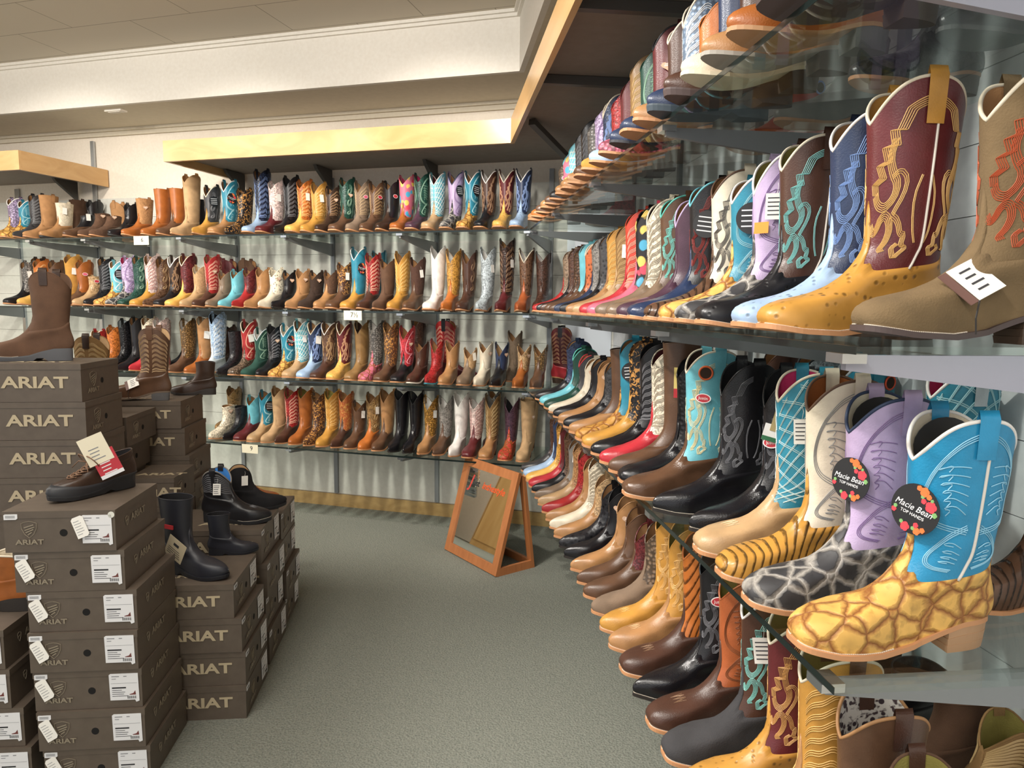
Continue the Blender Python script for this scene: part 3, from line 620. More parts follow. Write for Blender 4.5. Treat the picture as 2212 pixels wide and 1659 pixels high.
def add_tag(root, last, kind, scale=1.0, near=False, at=None):
    th, lf = at or (1.0, .62)
    lt = last.ltop(np.array([th]))[0]; L = 6.6 + lf * (lt - 6.6)
    p = Vector(last.pt(np.array([th]), np.array([L]), .009)[0]); q = Vector(last.pt(np.array([th]), np.array([L]), .012)[0]); n = (q - p).normalized(); n.z = .05
    n.normalize(); up = Vector((0, 0, 1)); r = up.cross(n).normalized(); up = n.cross(r)
    ang = random.uniform(-.15, .15); r2 = r * math.cos(ang) + up * math.sin(ang); M = frame_mat(p, r2, n.cross(r2))
    if kind == 'i':
        th, L = 1.05, 4.3; p = Vector(last.pt(np.array([th]), np.array([L]), .006)[0]); q = Vector(last.pt(np.array([th]), np.array([L]), .012)[0]); n = (q - p).normalized(); f = Vector((-.75, 0, .5)); f = (f - n * f.dot(n)).normalized(); M = frame_mat(p, f, n.cross(f))
        o = MB().box((-.012, -.028, 0), (.036, .028, .001)).build('price_tag', base('tag_paper', 'ece9e2', .7), root); o.matrix_local = M; tag(o, 'white card tag across the instep')
        b = MB().tube([(-.012, -.028, 0), (-.026, -.042, -.012), (-.032, -.056, -.026)], .0012, 5); b.build('elastic_cord', base('cord_dark', '2a2624', .6), o)
        c = MB().box((-.026, -.028, -.002), (-.012, .028, -.0008)).build('tag_print', base('tag_brown', '6e5048', .6), o); text_lines(b := MB(), 0, .03, -.02, .022, 4, .001, 4); b.build('printed_text', base('print_ink', '3c3c40', .7), o)
        return
    if kind == 'S':
        o = MB().box((-.016, -.012, 0), (.016, .012, .0006)).build('price_sticker', base('sticker_orange', 'e08a28', .6), root); o.matrix_local = M; tag(o, 'orange price sticker'); return
    if kind in ('w', 'W'):
        w, h = (.032, .05) if kind == 'w' else (.045, .055)
        t = MB().box((-w / 2, -h / 2, 0), (w / 2, h / 2, .0006)).tube([(0, h / 2, 0), (.003, h / 2 + .015, -.002), (0, h / 2 + .03, -.006)], .0005, 4)
        o = t.build('price_tag', base('tag_paper', 'ece9e2', .7), root); o.matrix_local = M; tag(o, 'white paper price tag')
        if near: b = MB(); text_lines(b, -w * .4, w * .4, -h * .4, h * .4, 5, .0006); b.build('printed_text', base('print_ink', '3c3c40', .7), o)
    elif kind == 'h':
        b = MB(); pts = []
        for i in range(24):
            t = 2 * PI * i / 24; pts.append((.016 * math.sin(t) ** 3 * 1.15, .015 * (math.cos(t) * 13 - 5 * math.cos(2 * t) - 2 * math.cos(3 * t) - math.cos(4 * t)) / 16, 0))
        b.prism([Vector(v) for v in pts][::-1], (0, 0, 0), (0, 0, .0008)); o = b.build('heart_tag', base('tag_kraft', 'c9a58a', .7), root); o.matrix_local = M; tag(o, 'small kraft paper heart tag')
        b = MB().box((-.009, -.001, .0008), (.009, .0015, .0011)).box((-.007, .004, .0008), (.007, .006, .0011)); b.build('printed_text', base('print_ink_light', 'ece0d4', .7), o)
    elif kind in ('o', 'p'):
        o = MB().disc((0, 0, 0), .020, .0008, 24, (1, 0, 0), (0, 1, 0), .0125).build('oval_tag', base('tag_white', 'ece6e2', .6), root); o.matrix_local = M; tag(o, 'oval tag with a red centre' if kind == 'o' else 'oval tag with a pink centre')
        c = MB().disc((0, 0, .0008), .0175, .0003, 24, (1, 0, 0), (0, 1, 0), .0103).build('tag_print', base('tag_red', 'b8323c' if kind == 'o' else 'd4607a', .6), o)
        if near:
            w = put_text('printed_text', 'Justin' if kind == 'o' else 'Justin', .011, Matrix.Translation((0, 0, .0013)), base('tag_white', 'ece6e2', .6), o)
    elif kind in ('r', 'R'):
        R_ = .036; o = MB().disc((0, 0, 0), R_, .0012, 36).build('round_tag', base('tag_black', '1d1d20', .5), root); o.matrix_local = M; tag(o, 'round black paper tag')
        ink = base('tag_ink_white', 'dedee0', .6)
        if kind == 'r':
            b = MB()
            for i in range(4): y = .018 - i * .012; b.box((-.024, y - .0015, .0012), (.024, y + .0015, .0016))
            b.build('printed_text', ink, o)
        else:
            me = put_text('printed_text', 'Macie Bean', .0125, frame_mat((-.002, .002, .0016), (1, -.22, 0), (.22, 1, 0)), ink, o, shear=.3)
            put_text('printed_text', 'TOP HANDS', .0065, frame_mat((-.003, -.008, .0016), (1, -.22, 0), (.22, 1, 0)), ink, o)
            for nm, colr, spots in (('flower_print', 'd8404c', ((.023, .008, .0085), (.012, .014, .004), (-.012, -.027, .007), (.004, -.022, .004), (-.031, -.006, .004))), ('flower_print', 'e8743a', ((.012, .027, .007), (.004, .031, .004), (.006, -.030, .0055), (.014, -.027, .004), (.019, .021, .004))), ('leaf_print', '7aa868', ((.029, -.002, .004), (.010, .020, .003), (-.018, -.021, .003), (.024, .017, .0025), (-.029, -.001, .003), (.0, -.027, .003)))):
                b = MB()
                for fx_, fy_, fr in spots:
                    for pz in range(5): a = pz * 2 * PI / 5; b.disc((fx_ + fr * .42 * math.cos(a), fy_ + fr * .42 * math.sin(a), .0012 + .0001 * pz), fr * .58, .0003, 10)
                b.build(nm, base('print_' + colr, colr, .6), o)
    elif kind == 'K':
        o = MB().box((-.030, -.022, 0), (.030, .022, .001)).build('hang_tag', base('tag_kraft3', 'b09a6c', .7), root); M2 = M @ Matrix.Rotation(-.35, 4, 'Z'); o.matrix_local = M2; tag(o, 'kraft card tag with a red oval')
        MB().disc((0, .003, .001), .020, .0004, 24, (1, 0, 0), (0, 1, 0), .009).build('tag_print', base('tag_red', 'b8323c', .6), o)
        g = MB().box((-.042, -.046, -.0012), (.022, -.008, -.0002)).build('card_tag', base('tag_white', 'ece6e2', .6), root); g.matrix_local = M2; tag(g, 'white card tag with a green lower band')
        MB().box((-.042, -.046, -.0002), (.022, -.036, .0002)).build('green_band', base('tag_green', '2f6a44', .6), g)
    elif kind == 'y':
        o = MB().box((-.014, -.045, 0), (.014, .045, .001)).build('hang_tag', base('tag_yellow', 'd8c070', .6), root); o.matrix_local = M; tag(o, 'long yellow and red hang tag')
        MB().box((-.014, -.045, .001), (.014, -.018, .0014)).build('tag_print', base('tag_red2', 'b52a32', .6), o)
def boot(name, loc, rz, H, shaft, foot=None, toe='sq', top='cow', sole='heel', trim=None, stitch=None, scol=None, lining='tan', solecol='c08a60', heelcol=None, tags='', k=1.0, hd=False, side=False, strapc=None, label='', group=None, tilt=0.0, words=None, holes=None, tagat=None, zoff=0, cat='boot', card=False):
    foot = foot or shaft; last = Last(H / k, toe, top, sole); NU = 72 if hd else 40
    root = empty(name, loc, rz, label, cat, group); root.scale = (k, k, k)
    if tilt: root.rotation_euler = (0, tilt, rz)
    link('foot', part_mesh(last, 'foot', NU), leather(foot), root)
    sh = link('shaft', part_mesh(last, 'shaft', NU), leather(shaft), root)
    link('lining', part_mesh(last, 'lining', NU), leather(lining + ':suede') if ':' not in lining else leather(lining), root)
    link('sole', part_mesh(last, 'sole', NU), base('sole_leather', solecol, .55), root)
    if sole == 'heel': link('heel', part_mesh(last, 'heel', NU), base('heel_stack', heelcol or '4a382c', .5), root)
    if trim: link('top_piping', part_mesh(last, 'piping', NU, .0030 if hd else .0034), base('piping', trim, .6), root)
    else: link('top_binding', part_mesh(last, 'piping', NU, .0024), leather(shaft), root)
    if side: link('side_piping', part_mesh(last, 'side_piping', NU), base('piping_side', 'd8cfc4', .6), root)
    if top in ('cow', 'v', 'flat') and H > .2:
        for sg in (1, -1): link('pull_strap', part_mesh(last, 'strap', NU, sg), leather(strapc or shaft), root)
    if stitch:
        sc_ = scol or STITCH_DEF.get(shaft.partition(':')[0], '9a8a70')
        link('stitching', part_mesh(last, 'stitching', NU, (stitch, 'fine' if hd else 'far')), base('thread', sc_, .6), root)
    if hd:
        link('welt_stitching', part_mesh(last, 'welt_stitch', NU), base('welt_thread', 'e2d6c4', .7), root)
        if ':' not in foot: link('toe_stitching', part_mesh(last, 'vamp_stitch', NU), base('toe_thread', STITCH_DEF.get(foot, '9a8a70'), .6), root)
    if holes:
        for sg in (1, -1):
            for a in (-.5, .5):
                th = sg * PI / 2 + a; lt = last.ltop(np.array([th]))[0]; L = lt - .75
                p = Vector(last.pt(np.array([th]), np.array([L]), .001)[0]); q = Vector(last.pt(np.array([th]), np.array([L]), .004)[0]); n = (q - p).normalized(); r = Vector((0, 0, 1)).cross(n).normalized(); u = n.cross(r)
                ring = MB().tube([p + r * .017 * math.cos(t) + u * .017 * math.sin(t) for t in np.linspace(0, 2 * PI, 20, endpoint=False)], .0028, 6, True)
                o = ring.build('finger_hole_ring', base('ring_' + holes, holes, .5), root, True)
                MB().disc(p + n * .0004, .0155, .0006, 20, r, u).build('finger_hole', base('hole_shade', '3a2a20', .9), o)
    if card:
        zt = last.H - .028; bb_ = MB(); c_ = [Vector((.068 + .048 * math.cos(t), -.030, zt - .018 + .040 * math.sin(t))) for t in np.linspace(0, 2 * PI, 24, endpoint=False)]
        bb_.prism(c_, (0, 0, 0), (0, .0015, 0)); o = bb_.build('insert_card', base('tag_black', '1d1d20', .5), root); tag(o, 'black flower-printed card inside the shaft')
        for nm, colr, spots in (('flower_print', 'd8404c', ((.060, .004, .006), (.085, -.028, .005))), ('leaf_print', '7aa868', ((.058, .014, .005), (.066, -.004, .004), (.078, -.024, .005)))):
            f_ = MB()
            for q, (fx_, fz_, fr) in enumerate(spots):
                for pz in range(4): a = pz * PI / 2; f_.disc((fx_ + fr * .5 * math.cos(a), -.0284, zt - .018 + fz_ + fr * .5 * math.sin(a)), fr * .6, .0004, 10, (0, 0, 1), (1, 0, 0))
            f_.build(nm, base('print_' + colr, colr, .6), o)
    for i, t in enumerate(tags): add_tag(root, last, t, near=hd, at=(tagat or {}).get(i) if tagat else (1.0 if i == 0 else .55, .66 - .1 * i))
    return root, last

# ---------------------------------------------------------------- labels
PATW = dict(fish='scaly', ostrich='quill-dotted', caiman='ribbed', snake='snake-patterned', camo='mottled', floral='floral', fur='shaggy', quilt='quilted', patch='spotted', embro='embroidered', tooled='tooled', suede='suede', gloss='glossy', leopard='leopard-spotted')
def cw(spec):
    c, _, p = spec.partition(':'); w = wd(c)
    if p == 'suede' and 'suede' in w: p = ''
    return (PATW[p] + ' ' if p else '') + w
PEND = []
def describe(sp_):
    H = sp_['H']; hw = 'ankle' if H < .215 else 'short' if H < .285 else 'tall' if H < .40 else 'extra-tall'
    sh, ft = sp_['shaft'], sp_['foot'] or sp_['shaft']
    return hw + ' ' + cw(sh) + ' boot' + (' with %s foot' % cw(ft) if ft != sh and (ft.partition(':')[0] != sh.partition(':')[0] or ':' in ft) else '')
def dflt(v, d=None): return d if v == '-' else v
SHORT = dict(s='sq', r='rd', p='pt')
TOPS = dict(c='cow', v='v', f='flat', a='ank')
SOLES = dict(h='heel', l='lug', w='wedge')
def parse(line):
    q = line.split(); a = q[0]
    d = dict(pos=a, H=float(q[1]), shaft=q[2], foot=dflt(q[3]), toe=SHORT[q[4][0]], top=TOPS[q[4][1]], sole=SOLES[q[4][2]], trim=dflt(q[5]) if len(q) > 5 else None,
             stitch=dflt(q[6]) if len(q) > 6 else None, lining=dflt(q[7], 'tan') if len(q) > 7 else 'tan', tags=dflt(q[8], '') if len(q) > 8 else '')
    for e in q[9:]:
        k, v = e.split('='); d[k] = v if k in ('solecol', 'heelcol', 'holes', 'scol', 'strapc') else (v == '1' if k in ('hd', 'side', 'card') else float(v))
    if 'ta' in d: d['tagat'] = {0: (d.pop('ta'), d.pop('tl', .62))}
    if d['top'] == 'ank' and d['H'] >= .235 and d['H'] < .30 and d['sole'] == 'heel': d['top'] = 'cow'
    if d['sole'] == 'lug': d.setdefault('solecol', '2b2a2b')
    if d['sole'] == 'wedge': d.setdefault('solecol', 'ddd6c6')
    if d['toe'] == 'pt' and d['shaft'].startswith('black'): d.setdefault('solecol', '28221f')
    return d
RZB = math.atan2(-NY, -NX)
def row(text, side, idx, shelf_words, grp):
    items = []; todo = []
    for line in text.strip().splitlines():
        line = line.strip()
        if not line: continue
        d = parse(line); a = d.pop('pos'); h = HS[idx]; k = d.pop('k', .95 if side == 'back' or a[0] in 'bz' else .97); yaw = d.pop('yaw', random.uniform(-1.2, 1.2)); X = d.pop('X', None)
        rear = a[0] in 'bzy'; turned = a[0] in 'zy'; v = float(a.lstrip('bzy')); ty = 1 if a[0] == 'z' else -1
        if side == 'back':
            if rear:
                T = on_back(v, 580, DE + .50).dot(TB); pos = P(T, DE + .592, h)
                if turned: pos = P(T - .06 * ty, DE + .50, h); yaw += 90 * ty
            else:
                p_ = on_back(v, 580, DE); T = p_.dot(TB); pos = P(T, DE + .303 * k, h)
            rz = RZB + math.radians(yaw)
        else:
            x = X if X is not None else {0: .475, 1: .50, 2: .50, 3: .465}[idx]
            if rear: pos = Vector((1.10 if not turned else .97, v, h)); yaw += 90 if turned else 0
            else: pos = Vector((x + .303 * k, v, h))
            rz = PI + math.radians(yaw)
        nm = 'ankle_boot' if d['H'] < .215 else 'cowboy_boot' if d['top'] in ('cow', 'v') else 'riding_boot'
        todo.append([side, T if side == 'back' else v, pos, rz, k, d, rear, turned, v, nm])
    gap = .104 if side == 'back' else .111
    for grp_ in (False, True):
        fr = sorted([t for t in todo if t[6] == grp_], key=lambda t: t[1]); off = {id(t): t[1] for t in fr}
        for _ in range(60):
            for p, q in zip(fr, fr[1:]):
                g = gap + (.06 if p[7] and q[7] else .10 if p[7] or q[7] else 0) - (off[id(q)] - off[id(p)])
                if g > 0: off[id(p)] -= g / 2; off[id(q)] += g / 2
        for t in fr:
            dl = off[id(t)] - t[1]; t[2] = t[2] + (TB * dl if side == 'back' else Vector((0, dl, 0)))
    for sd, c, pos, rz, k, d, rear, turned, v, nm in todo:
        r, last = boot(nm, pos, rz, k=k, group=grp, **d); r.scale.y = k * (.91 if side == 'back' else .95)
        items.append((v if side == 'back' else -v, rear, d, r))
    items.sort(key=lambda t: t[0]); 
    front = [t for t in items if not t[1]]
    for i, (v, rear, d, r) in enumerate(items):
        if rear: L_ = min(front, key=lambda t: abs(t[0] - v))[2]; R_ = None
        else:
            q = next(n for n, t in enumerate(front) if t[3] == r); L_ = front[q - 1][2] if q else None; R_ = front[q + 1][2] if q < len(front) - 1 else None
        PEND.append((r, describe(d), 'on the %s' % shelf_words, L_, R_, side, rear, d.get('tags', '')))
def finish_labels():
    from collections import Counter
    TW = dict(i='white instep tag', S='orange sticker', K='kraft tag', w='white tag', W='white tag', h='heart tag', o='red oval tag', p='pink oval tag', r='round black tag', R='round black floral tag', y='yellow hang tag')
    opts = []
    for r, desc, loc, L_, R_, side, rear, tags in PEND:
        d0 = desc
        if tags: desc = desc + (', ' if ' with ' in desc else ' with ') + TW[tags[0]]
        nb = lambda q: cw(q['shaft']); o = []
        if rear:
            if L_: o += [desc + ' ' + loc + ', behind the ' + nb(L_) + ' one', desc + ' in the rear row ' + loc]
            o += [desc + ' standing behind others ' + loc]
        else:
            if L_ and R_: o.append(desc + ' ' + loc + ' between %s and %s' % (nb(L_), nb(R_)))
            a_, b_ = ('right of the ', 'left of the ') if side == 'back' else ('just nearer than the ', 'just beyond the ')
            if L_: o.append(desc + ' ' + loc + ', ' + a_ + nb(L_) + ' one')
            if R_: o.append(desc + ' ' + loc + ', ' + b_ + nb(R_) + ' one')
            if L_: o.append(desc + ' ' + loc + ', ' + a_ + nb(L_))
        o.append(desc + ' ' + loc)
        if rear and L_: o.append(d0 + ' ' + loc + ', behind the ' + nb(L_))
        if L_ and not rear: o.append(d0 + ' ' + loc + ', ' + a_ + nb(L_))
        if R_: o.append(d0 + ' ' + loc + ', ' + b_ + nb(R_))
        o.append(d0 + ' ' + loc)
        opts.append([x for x in o if len(x.split()) <= 16])
    allc = Counter(x for o in opts for x in set(o)); used = set()
    for (r, *_), o in zip(PEND, opts):
        pick = next((x for x in o if allc[x] == 1 and x not in used), None) or next((x for x in o if x not in used), o[-1])
        used.add(pick); r['label'] = pick; r['category'] = 'boot'
# ---------------------------------------------------------------- the shelves of boots
# position height shaft foot toe/top/sole trim stitch lining tags
row('''
-8 .32 lavender:snake yellow:fish scc white - tan -
'''.replace('scc', 'sch') + '''
6 .30 teal yellow:fish sch white feather tan -
20 .34 charcoal - pch - wave tan -
54 .33 tan:suede - rfh - - tan -
88 .27 cream:fur tan rfl - - cream w
b170 .34 brown:suede - rfh - - tan -
140 .18 black brown rah - - tan w
172 .19 brown:fur - rah - - tan h
196 .17 brown:fur - rah - - tan h
b205 .33 black - pch - - black -
z262 .31 tan:suede - rch - - tan -
237 .25 black:gloss - rah - - black - solecol=2a2a2a
265 .28 tan:fur cognac rfh - - cream h
306 .34 cognac - rfh - - tan -
341 .34 cognac brown rfh - - tan -
370 .43 sand:suede - pch - - tan -
b436 .31 black - rfh - - black -
414 .35 charcoal golden pvh cream scroll tan r
454 .38 teal tan svh white feather tan R
487 .32 black:embro - pch - - tan -
526 .44 navy:snake lightblue svh - wave tan -
558 .36 palepink:tooled burgundy sch - - white w
592 .39 black - pvh - wave black -
629 .36 orange:tooled yellow sch - wave tan w
658 .34 golden - rvh - wave tan w
684 .31 darkbrown - rch - wave tan h
714 .36 green:tooled brown sch - scroll tan h
748 .34 taupe:suede - rvh - wave tan p
778 .33 brown - rvh - wave tan o
812 .33 black darkbrown rch - - tan o
841 .36 pink:floral cognac sch - - magenta -
875 .37 green:tooled purple sch - feather magenta -
912 .37 turquoise:quilt sand svh white quilt burgundy -
956 .37 lavender charcoal:fish svh navy feather tan r
993 .37 teal yellow:fish svh white feather tan r
1030 .37 chocolate black svh white flame white -
1069 .37 burgundy yellow:ostrich svh cream flame white -
1107 .37 navy lightblue:ostrich svh white flame grey -
''', 'back', 0, 'top back shelf', 'boots on the top back shelf')
row('''
3 .33 grey:snake black sch - - tan w
32 .34 orange:quilt yellow rch - wave tan -
64 .33 brown - rch - - tan -
105 .37 golden:suede - rch - - tan w
132 .33 cognac brown rch - - tan p
166 .22 sand:tooled sand rfh - - tan o
b80 .38 chocolate - rch - - tan -
185 .35 black:tooled - rch - wave tan -
206 .33 turquoise yellow:fish sch white feather tan r
b300 .35 hazel:suede - rch - - tan -
236 .36 lavender:tooled charcoal:fish sch - feather magenta -
258 .36 green:tooled - sch - scroll tan -
278 .37 palepink:tooled golden svh - wave tan -
303 .35 brown:tooled - pvh - scroll tan -
330 .36 darkbrown black svh white flame white -
362 .37 burgundy:tooled yellow svh cream - tan -
388 .29 sand:fur sand rah - - cream -
407 .36 red chocolate rch - wave tan h
434 .25 taupe - rah - - tan - sole=0
457 .26 turquoise - rah - - tan -
y496 .35 burgundy - rch - - tan -
z530 .35 brown:suede - rch - - tan -
484 .27 burgundy:tooled red pch - - tan -
512 .27 tan - pah - - tan -
540 .27 cream:patch cream pah - - cream h
573 .25 black - pah - - tan h
612 .26 tan:suede - pah - - tan h
645 .25 darkbrown:fur - rah - - tan h
678 .25 brown:fur tan rah - - tan -
704 .30 chocolate:embro brown sch - - tan w
735 .40 teal golden svh white - turquoise R
767 .36 red:tooled chocolate rch - wave tan -
b815 .40 teal - rch - - tan -
796 .32 brown:suede - pch - - tan -
829 .37 golden - rvh - wave tan -
867 .33 chocolate:fur brown rch - - tan w
917 .40 white - svh - - white -
952 .38 golden:tooled orange pvh - - white -
985 .37 chocolate - rvh - scroll tan -
1029 .39 silver:tooled - pvh - - white w
1072 .44 chocolate:snake burgundy pch - wave tan w
1118 .38 brown:patch rust pvh cream - white -
1152 .36 chocolate:tooled - pch - - white -
'''.replace(' sole=0', ''), 'back', 1, 'second back shelf', 'boots on the second back shelf')
row('''
-20 .16 burgundy - rah - - tan -
20 .16 red:tooled brown rah - - tan -
150 .28 red - rch cream - tan -
185 .31 orange:tooled - sch - - tan -
215 .36 black:snake - pch - - silver -
240 .38 black - pch - - tan -
262 .38 cream:tooled rose pch - wave tan -
290 .37 palepink:tooled red pch - wave white -
b312 .32 navy:snake lightblue pvh - - tan -
b395 .32 black - pch - - white -
350 .37 hazel:snake brown rvh - - white -
393 .39 tan cognac rch - - cream W
414 .42 lightblue:tooled silver pvh - wave black -
b485 .32 chocolate - rch - - black -
460 .30 black:patch - pah - - black -
490 .37 red taupe:snake svh cream feather brown W
514 .32 green:suede - svh silver feather white -
550 .34 black - rch - wave black h
579 .35 teal yellow:fish svh white feather cream R
607 .38 turquoise:quilt sand svh white quilt tan w
636 .37 navy lightblue svh cream flame tan W
668 .37 brown:tooled chocolate svh white flame tan -
703 .37 burgundy yellow:ostrich svh cream flame tan -
746 .38 hazel - svh - - chocolate -
776 .38 grey:snake pink:fish svh - - white -
807 .38 brown:embro brown svh - - tan -
848 .35 rose:tooled black svh - feather tan h
b900 .40 chocolate:tooled - rch - - tan -
880 .25 chocolate - rah - - tan - solecol=e0d8c8
z962 .39 red burgundy rch - wave tan - strapc=black
914 .27 red:tooled - pvh - - tan - solecol=3f8fa0
948 .26 tan - rah - - tan -
996 .22 sand:fur taupe rch - - tan w
1021 .26 cream - pah - - tan h
1062 .26 navy black pvh - - sand h
b1112 .32 taupe:fur - rch - - tan -
1118 .25 sand:tooled cognac pah - - tan h
1146 .25 hazel:snake brown pah - - tan -
z1215 .36 burgundy rose rch - wave tan - strapc=black
''', 'back', 2, 'third back shelf', 'boots on the third back shelf')
row('''
466 .22 cream:tooled - rah - - tan h
b492 .30 hazel:tooled - rch - - tan -
484 .22 black:patch black pah - - black -
502 .29 turquoise burgundy sch - - tan -
530 .33 teal sand sch - feather tan r
560 .36 sand:suede - rch - - tan -
588 .35 red:tooled chocolate pch - wave tan -
614 .36 cognac - rch - - olive -
643 .34 chocolate:embro - pch - - tan -
667 .36 golden - rch - wave olive -
707 .35 rust:embro chocolate pch - - tan -
735 .29 brown - rch - - tan w
765 .35 hazel:tooled orange rch - scroll tan w
799 .38 tan brown rvh - - tan -
838 .38 black - pch - - black -
870 .38 black:gloss - pvh - - black -
887 .35 golden:snake tan pvh - - white w
922 .35 grey:tooled brown pvh - - white -
956 .38 white - pvh - - white -
983 .35 palepink:tooled burgundy sch - wave white -
1022 .38 hazel tan svh - wave grey -
b1068 .38 grey:snake burgundy rch - - tan -
1088 .36 purple:tooled scarlet:fish svh - - black -
1122 .36 sand:suede - rfh - - sand h
b1150 .37 sand:suede - rfh - - sand -
''', 'back', 3, 'bottom back shelf', 'boots on the bottom back shelf')
row('''
.93 .34 charcoal:camo black sch - - tan - solecol=3a3432
1.075 .34 charcoal:snake purple sch - - tan - solecol=4a3c3a
1.20 .35 chocolate cognac rch cream wave tan - solecol=b0845c heelcol=6a6a68
1.31 .30 cream:floral tan rah - - pink - solecol=9a948a
1.42 .28 mint cream rah - - olive - sole=1 solecol=d8ceb4
1.53 .30 chocolate - rfl - - tan - solecol=4a3a38
1.645 .33 navy - rfl - - tan - solecol=3a4650
1.77 .30 orange tan rch - - tan -
1.89 .37 lightblue:snake navy svh cream wave black -
2.01 .35 chocolate navy rch cream - tan - solecol=2c2c34
2.15 .38 burgundy pink:snake rch black - tan h
2.28 .36 green lightblue rch - feather tan -
2.40 .38 hazel golden:suede rch - wave tan -
2.53 .36 burgundy brown svh - - tan -
2.66 .34 red:tooled tan pch - - tan -
2.80 .37 navy:tooled tan svh cream flame tan -
2.94 .36 lavender:tooled tan rch - feather tan -
3.08 .35 grey:snake black rch - - tan -
3.22 .38 black brown rch - wave tan -
3.36 .37 charcoal:tooled tan sch - wave turquoise -
3.52 .36 turquoise brown rch - quilt tan -
3.68 .34 pink:floral orange rch turquoise - tan -
3.82 .32 taupe:snake tan rch - - tan p
b3.95 .40 rose:tooled - rch cream - tan w
b1.15 .36 black:camo - rch - - tan - solecol=3a3a3a
b1.40 .33 charcoal:tooled - rch - - tan -
b2.00 .20 scarlet - rch - - black - holes=7a98d8
b1.72 .22 grey:quilt - rah - - tan -
'''.replace(' sole=1', ''), 'right', 0, 'top right shelf', 'boots on the top right shelf')
row('''
.93 .37 hazel:suede - srh cream - - -
'''.replace('srh', 'sch') .replace('.93 ', '.935 ').replace('hazel:suede', 'umber:suede').replace(' - - -', ' flame tan i X=.575 k=1.04 hd=1 scol=a8502f solecol=4a3c3a') + '''
1.05 .385 burgundy golden:ostrich sch cream flame golden - X=.492 hd=1 side=1 scol=d2a868 heelcol=4a382c strapc=golden
1.165 .37 navy lightblue:ostrich sch white flame tan - hd=1 side=1 scol=7f9ccc
1.35 .37 chocolate black:ostrich sch cream flame olive - hd=1 side=1 scol=7fb8b4
1.47 .365 lavender charcoal:fish svh white feather olive WS hd=1
1.58 .34 teal yellow:fish sch white feather tan r hd=1
1.70 .37 cream brown:caiman sch brown flame tan - hd=1 scol=6a6460
1.85 .37 black navy:gloss sch turquoise flame tan r hd=1 scol=8a3a36
1.97 .35 purple - svh lavender - tan - hd=1
2.10 .37 brown taupe:gloss sch mint flame tan - hd=1 scol=8ccfc4
2.24 .38 cream:tooled taupe svh cream wave chocolate -
2.37 .38 black:floral pink:gloss svh - - black -
2.50 .38 scarlet rose sch - wave tan -
2.64 .35 hazel sand rch - wave tan w
2.78 .35 golden tan rch - wave tan -
2.92 .34 charcoal:patch black pch - - tan -
3.06 .34 grey:tooled navy pch - - tan -
3.20 .33 rust:patch brown rch cream - tan -
3.34 .34 turquoise:quilt brown rch - - tan -
3.48 .33 brown:snake chocolate pch - - tan -
3.62 .34 chocolate:tooled black pch - - tan -
3.78 .34 taupe:tooled red rch - - tan -
b2.2 .36 tan - rch - - tan -
b1.62 .36 lavender tan rch navy - olive -
''', 'right', 1, 'second right shelf', 'boots on the second right shelf')
row('''
.945 .348 azure yellow:fish sch white feather cream R X=.512 k=1.03 yaw=0 hd=1 side=1 card=1 ta=.28 tl=.60 strapc=azure heelcol=b08a68 scol=8fc4dc
1.085 .36 lavender charcoal:fish sch navy feather cream R X=.506 k=1.0 hd=1 card=1 ta=.28 tl=.62 scol=8d74a0
1.215 .375 cream golden:caiman sch brown feather cognac - X=.508 hd=1 scol=8a8a88
1.335 .375 teal:quilt sand sch cream quilt magenta w X=.512 hd=1 scol=d0e0dc
1.465 .365 black black:gloss pvh - flame black Ko X=.545 hd=1
1.62 .37 black black:gloss pvh - flame black - X=.51 hd=1
1.77 .39 turquoise brown:gloss sch cream flame chocolate o X=.478 hd=1 holes=d8602c scol=d8d0a8
1.90 .36 black:snake black:gloss sch - - black -
2.02 .40 brown - rah - - black y
2.14 .37 cream:tooled rose:gloss rch - wave burgundy -
2.27 .38 black black:gloss rch - wave black -
2.40 .38 black:embro golden sch - - tan -
2.53 .38 teal golden:fish sch - - tan r
2.66 .34 brown tan rah - - black -
2.78 .28 charcoal:tooled black rch - - tan -
2.91 .27 tan - rah - - tan h
3.04 .27 black - rah - - tan -
3.17 .26 cream - pah - - tan h
3.31 .27 charcoal green sch rose - tan -
3.46 .29 green turquoise sch mint - green -
3.62 .32 navy:tooled blackk rch - - tan -
b1.30 .385 teal:quilt sand rch white quilt magenta - strapc=silver
b1.62 .38 teal - rch silver - tan - holes=d8502c
b1.82 .38 silver:tooled - rch black - tan - holes=6a6a70
b2.02 .38 chocolate - rch - - tan -
b2.95 .38 burgundy - rch - wave tan - strapc=black
b1.06 .25 brown:caiman - rch - - tan - k=.86
'''.replace('blackk', 'black'), 'right', 2, 'third right shelf', 'boots on the third right shelf')
